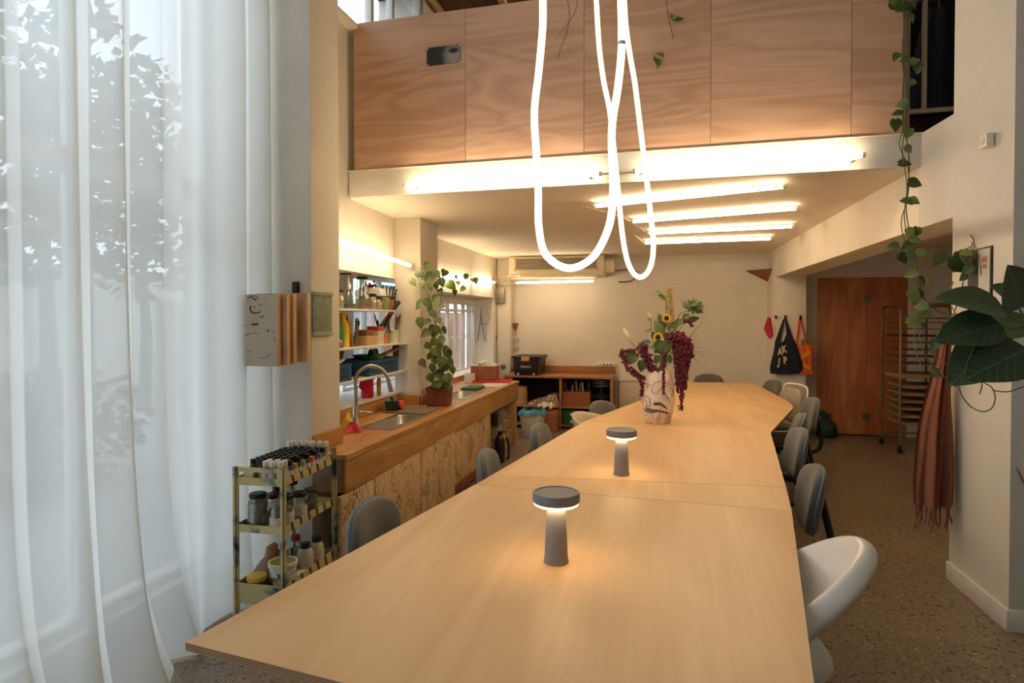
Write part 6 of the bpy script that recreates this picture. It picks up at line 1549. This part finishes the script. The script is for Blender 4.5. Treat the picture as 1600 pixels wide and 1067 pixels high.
def cj(px, py_, r, h, lid, fill, fh, label, tier=1, name='glass_jar', neck=.85, lb=False, gm='jarglass', g='jars on the trolley'):
    p = CP(px, py_, TIERS[tier] + .0042); p.z = TIERS[tier] + .0042
    q = CMI @ p; q.x = max(-hx + r + .006, min(hx - r - .006, q.x)); q.y = max(-hy + r + .006, min(hy - r - .006, q.y)); p = CM @ q
    t = jar(p, r, h, label, lid, fill, fh, g, neck, name, gm)
    if lb: MB().lathe([(r + .0008, h * .2), (r + .001, h * .21), (r + .001, h * .55), (r + .0008, h * .56)], n=20).build('label', M['label'], t)
    return t
M['navylid'] = mat('navy_lid', '#27303f', .4, .2); M['redlid'] = mat('dark_red_lid', '#6a2226', .4); M['grnlid'] = mat('dark_green_lid', '#3c4a33', .4); M['greylid'] = mat('greylid', '#8f8d88', .5)
cj(390, 832, .050, .150, M['darklid'], M['greyfill'], .88, 'large bulging jar of grey powder with a black lid', neck=.72)
cj(428, 832, .033, .118, M['greylid'], M['greyfill'], .8, 'slim jar with a grey lid and handwriting beside the trolley leg', lb=True)
cj(427, 812, .036, .115, M['redlid'], M['tanfill'], .6, 'jar with a dark red lid behind the grey lidded one')
cj(456, 824, .036, .140, M['navylid'], M['tanfill'], .7, 'jar with a navy lid and pencilled label just right of the trolley leg', lb=True)
cj(480, 812, .034, .120, M['darklid'], M['greyfill'], .45, 'jar with a very dark lid and white label', lb=True)
cj(501, 802, .034, .110, M['grnlid'], M['greyfill'], .8, 'jar of pale powder with a green lid at the far end of the trolley')
cj(455, 800, .034, .150, M['darklid'], M['tanfill'], .5, 'tall black lidded jar at the back of the middle tier')
cj(436, 806, .034, .135, M['darklid'], M['greyfill'], .5, 'black lidded jar behind the slim grey lidded jar')
# bottom tier
cj(394, 940, .046, .095, mat('yellow_lid', '#d9b62c', .45), M['greyfill'], .8, 'squat jar with a bright yellow lid on the bottom tier', 2, neck=.93)
Tb = TIERS[2] + .0042
t = thing('plaster_bag', 'crumpled dusty pink bag on the bottom tier of the trolley', 'bag', CM @ Vector((-.05, -.10, Tb)))
MB().grid(lambda u, v: Vector(((.055 + .02 * math.sin(PI * v)) * (1 - .75 * v ** 3) * math.cos(2 * PI * u) * (1 + .08 * math.sin(6 * PI * u + 5 * v)), (.05 + .02 * math.sin(PI * v)) * (1 - .75 * v ** 3) * math.sin(2 * PI * u) * (1 + .08 * math.sin(8 * PI * u)), .17 * v)), 32, 12, wrap=True).build('sack', mat('pink_sack', '#9b7a72', .9, bump=.3, bs=60), t, smooth=180)
MB().tube([(0, 0, .155), (.015, .01, .2), (.03, .02, .225)], [.02, .03, .012], 8).build('neck', M['shelfwood'], t)
p = CM @ Vector((.045, -.125, Tb)); t = thing('plastic_pail', 'white pail with an olive lid and patterned wrap on the bottom tier', 'pail', p)
def pailwrap():
    tt = NT('patterned_wrap'); v = tt.coord(); n = tt.node('TexVoronoi', Vector=v, Scale=55.0); sp = tt.node('SeparateColor'); tt.l.new(n.outputs['Color'], sp.inputs[0])
    tt.base(tt.ramp(sp.outputs[0], [(.2, '#cfd0c2'), (.45, '#5f6c3c'), (.6, '#3b4530'), (.85, '#c9c4a2')])); tt.p(Roughness=.5); return tt.mat
MB().lathe([(0, 0), (.050, 0), (.062, .145), (0, .145)], n=26).build('body', M['white_gloss'], t); MB().lathe([(.0535, .02), (.0545, .022), (.0618, .118), (.0608, .12)], n=26).build('wrap', pailwrap(), t)
MB().lathe([(.066, .138), (.069, .142), (.069, .160), (.064, .162), (.060, .157), (.0, .155)], n=26).build('rim', M['white'], t); MB().lathe([(0, .1555), (.059, .1575), (0, .159)], n=20).build('lid', mat('olive_lid', '#8f9440', .5), t)
def plasticbottle(x, y, r, h, cap, body, label, lab=None, z=Tb):
    t = thing('plastic_bottle', label, 'bottle', CM @ Vector((x, y, z)), 0, 'bottles on the bottom tier')
    MB().lathe([(0, 0), (r, 0), (r, h * .70), (r * .85, h * .80), (r * .5, h * .88), (r * .5, h * .9)], n=20).build('body', body, t)
    MB().lathe([(r * .62, h * .87), (r * .64, h * .88), (r * .62, h), (0, h + .002)], n=18).build('cap', cap, t)
    if lab: MB().lathe([(r + .0006, h * .2), (r + .0009, h * .21), (r + .0009, h * .5), (r + .0006, h * .51)], n=20).build('label', M['label'], t)
    return t
wb = mat('milky_plastic', '#c9c0b2', .45)
plasticbottle(.06, .055, .040, .185, M['navylid'], wb, 'white bottle with a navy cap on the bottom tier')
b2 = plasticbottle(.07, .15, .038, .185, M['navylid'], wb, 'white bottle with navy cap and a K on its label, far end of bottom tier', True)
fc = bpy.data.curves.new('lettering', 'FONT'); fc.body = 'K'; fc.size = .035; fc.extrude = .0006; fc.materials.append(M['black']); fo = textmesh(fc, b2); fo.location = (.012, -.0385, .055); fo.rotation_euler = (PI / 2, 0, .55)
plasticbottle(.03, -.005, .026, .11, M['capwhite'], M['jarglass'], 'small clear bottle in front of the white navy capped bottles')
plasticbottle(-.02, .10, .036, .205, mat('red_cap', '#8d2a2c', .5), M['jarglass'], 'clear bottle with a red cap at the back of the bottom tier')
o = MB().lathe([(0, 0), (.036, 0), (.037, .002), (.037, .052), (.039, .054), (.039, .066), (0, .067)], n=22).build('small_tub', M['white']); o.location = CM @ Vector((.078, -.02, Tb)); tag(o, 'low white tub beside the patterned pail', 'tub')
for k in range(4):
    o = MB().box(-.03, .03, -.02, .02, 0, .018).build('clay_bar', M['terracotta'], bevel=.002); o.location = CM @ Vector((-.06, .05, Tb + .0185 * k)); tag(o, 'small reddish bar in the stack at the back of the bottom tier', 'bar', 'stack of reddish bars')
o = MB().lathe([(0, 0), (.042, 0), (.048, .15), (.044, .15), (.038, .006), (0, .006)], n=20).build('grey_beaker', M['greylid']); o.location = CM @ Vector((-.065, -.01, Tb)); tag(o, 'grey beaker standing behind the pink bag', 'beaker')
o = MB().sphere((0, 0, 0), .03, 10, 6, (1.2, 1, .5)).build('clay_lump', M['pinkfill'], smooth=180); o.location = CM @ Vector((.02, -.20, Tb + .015)); tag(o, 'pinkish clay lump by the yellow lidded jar', 'clay')
# ------------------------------------------------------------ outside the windows
def blob_crown(c, r, n, seed, leaf=.16):
    rr_ = random.Random(seed); m = MB()
    for k in range(n):
        u = Vector((rr_.gauss(0, 1), rr_.gauss(0, 1), rr_.gauss(0, 1))).normalized() * (rr_.random() ** .35); p = Vector((u.x * r[0], u.y * r[1], u.z * r[2]))
        d = Vector((rr_.uniform(-1, 1), rr_.uniform(-1, 1), rr_.uniform(-1, .4))).normalized(); w = d.orthogonal().normalized(); s_ = leaf * rr_.uniform(.6, 1.3)
        m.add([p, p + d * s_ * .5 + w * s_ * .3, p + d * s_, p + d * s_ * .5 - w * s_ * .3], [(0, 1, 2, 3)])
    return m
M['treeleaf'] = mat('street_tree_leaf', '#4a5a44', .7, var=.4, vs_=1.5); M['bark'] = mat('bark', '#5a5048', .9, var=.3)
for k, (x, y, z, r, lb) in enumerate(((-6.5, 2.9, 3.4, (1.3, 1.4, 1.7), 'leafy street tree behind the sheer curtain, nearest the pier'), (-7.5, 6.2, 3.9, (1.6, 1.5, 1.9), 'taller street tree farther along outside the window'), (-7.0, -1.2, 3.6, (1.4, 1.5, 1.6), 'street tree outside the left edge of the window'), (-9.5, 9.8, 4.2, (1.8, 2.0, 2.2), 'distant street tree outside beyond the others'))):
    t = thing('street_tree', lb, 'tree', (x, y, -.1), 0, 'street trees')
    MB().tube(smoothline([(0, 0, 0), (.05, .03, 1.2), (-.03, .05, 2.3), (.05, 0, z)], 4), [.12 - .006 * i for i in range(13)], 8).build('trunk', M['bark'], t)
    o = blob_crown(None, r, 1500, k, .26).build('crown', M['treeleaf'], t, smooth=0); o['kind'] = 'stuff'; o.location = (0, 0, z)
for k, (x, y, w, h) in enumerate(((-5.3, 2.2, 1.0, .55), (-5.4, 4.4, 1.1, .6), (-5.3, -.4, 1.0, .5))):
    t = thing('street_shrub', ['low shrub outside near the middle of the window', 'low shrub outside toward the pier', 'low shrub outside at the left edge'][k], 'shrub', (x, y, -.1), 0, 'street shrubs')
    o = blob_crown(None, (.5, w, h), 700, 20 + k, .16).build('foliage', M['treeleaf'], t, smooth=0); o['kind'] = 'stuff'; o.location = (0, 0, h)
    MB().cyl((0, 0, 0), (0, 0, h), .03, n=6).build('stem', M['bark'], t)
o = MB().box(-12.2, -12, -10, 16, -.1, 2.6).build('street_wall', mat('street_wall', '#b9bab4', .9, var=.1)); struct(o)
# corrugated screens outside the niche window and the far window
t = thing('slatted_screen', 'screen of upright pinkish slats outside the far barred window', 'screen', (-3.05, 7.7, -.1))
ps = mat('pink_slat', '#c9a293', .7, var=.15); ps.node_tree.nodes['Principled BSDF'].inputs['Transmission Weight'].default_value = 0
for k in range(26):
    y = -1.5 + .125 * k; MB().tube([(0, y, 0), (0, y, 1.68)], .036, 8).build('slat', ps, t)
for z in (.3, 1.3): MB().box(.04, .06, -1.55, 1.7, z, z + .04).build('batten', ps, t)
t = thing('slatted_screen', 'pale blue corrugated fence outside the niche window', 'screen', (-3.9, 6.6, -.1)); pb = mat('pale_slat', '#b9c3c8', .6)
for k in range(34):
    y = -2.4 + .13 * k; MB().tube([(0, y, 0), (0, y, 1.75)], .045, 6).build('slat', pb, t)
for z in (.5, 1.5): MB().box(.05, .07, -2.5, 2.1, z, z + .04).build('batten', pb, t)
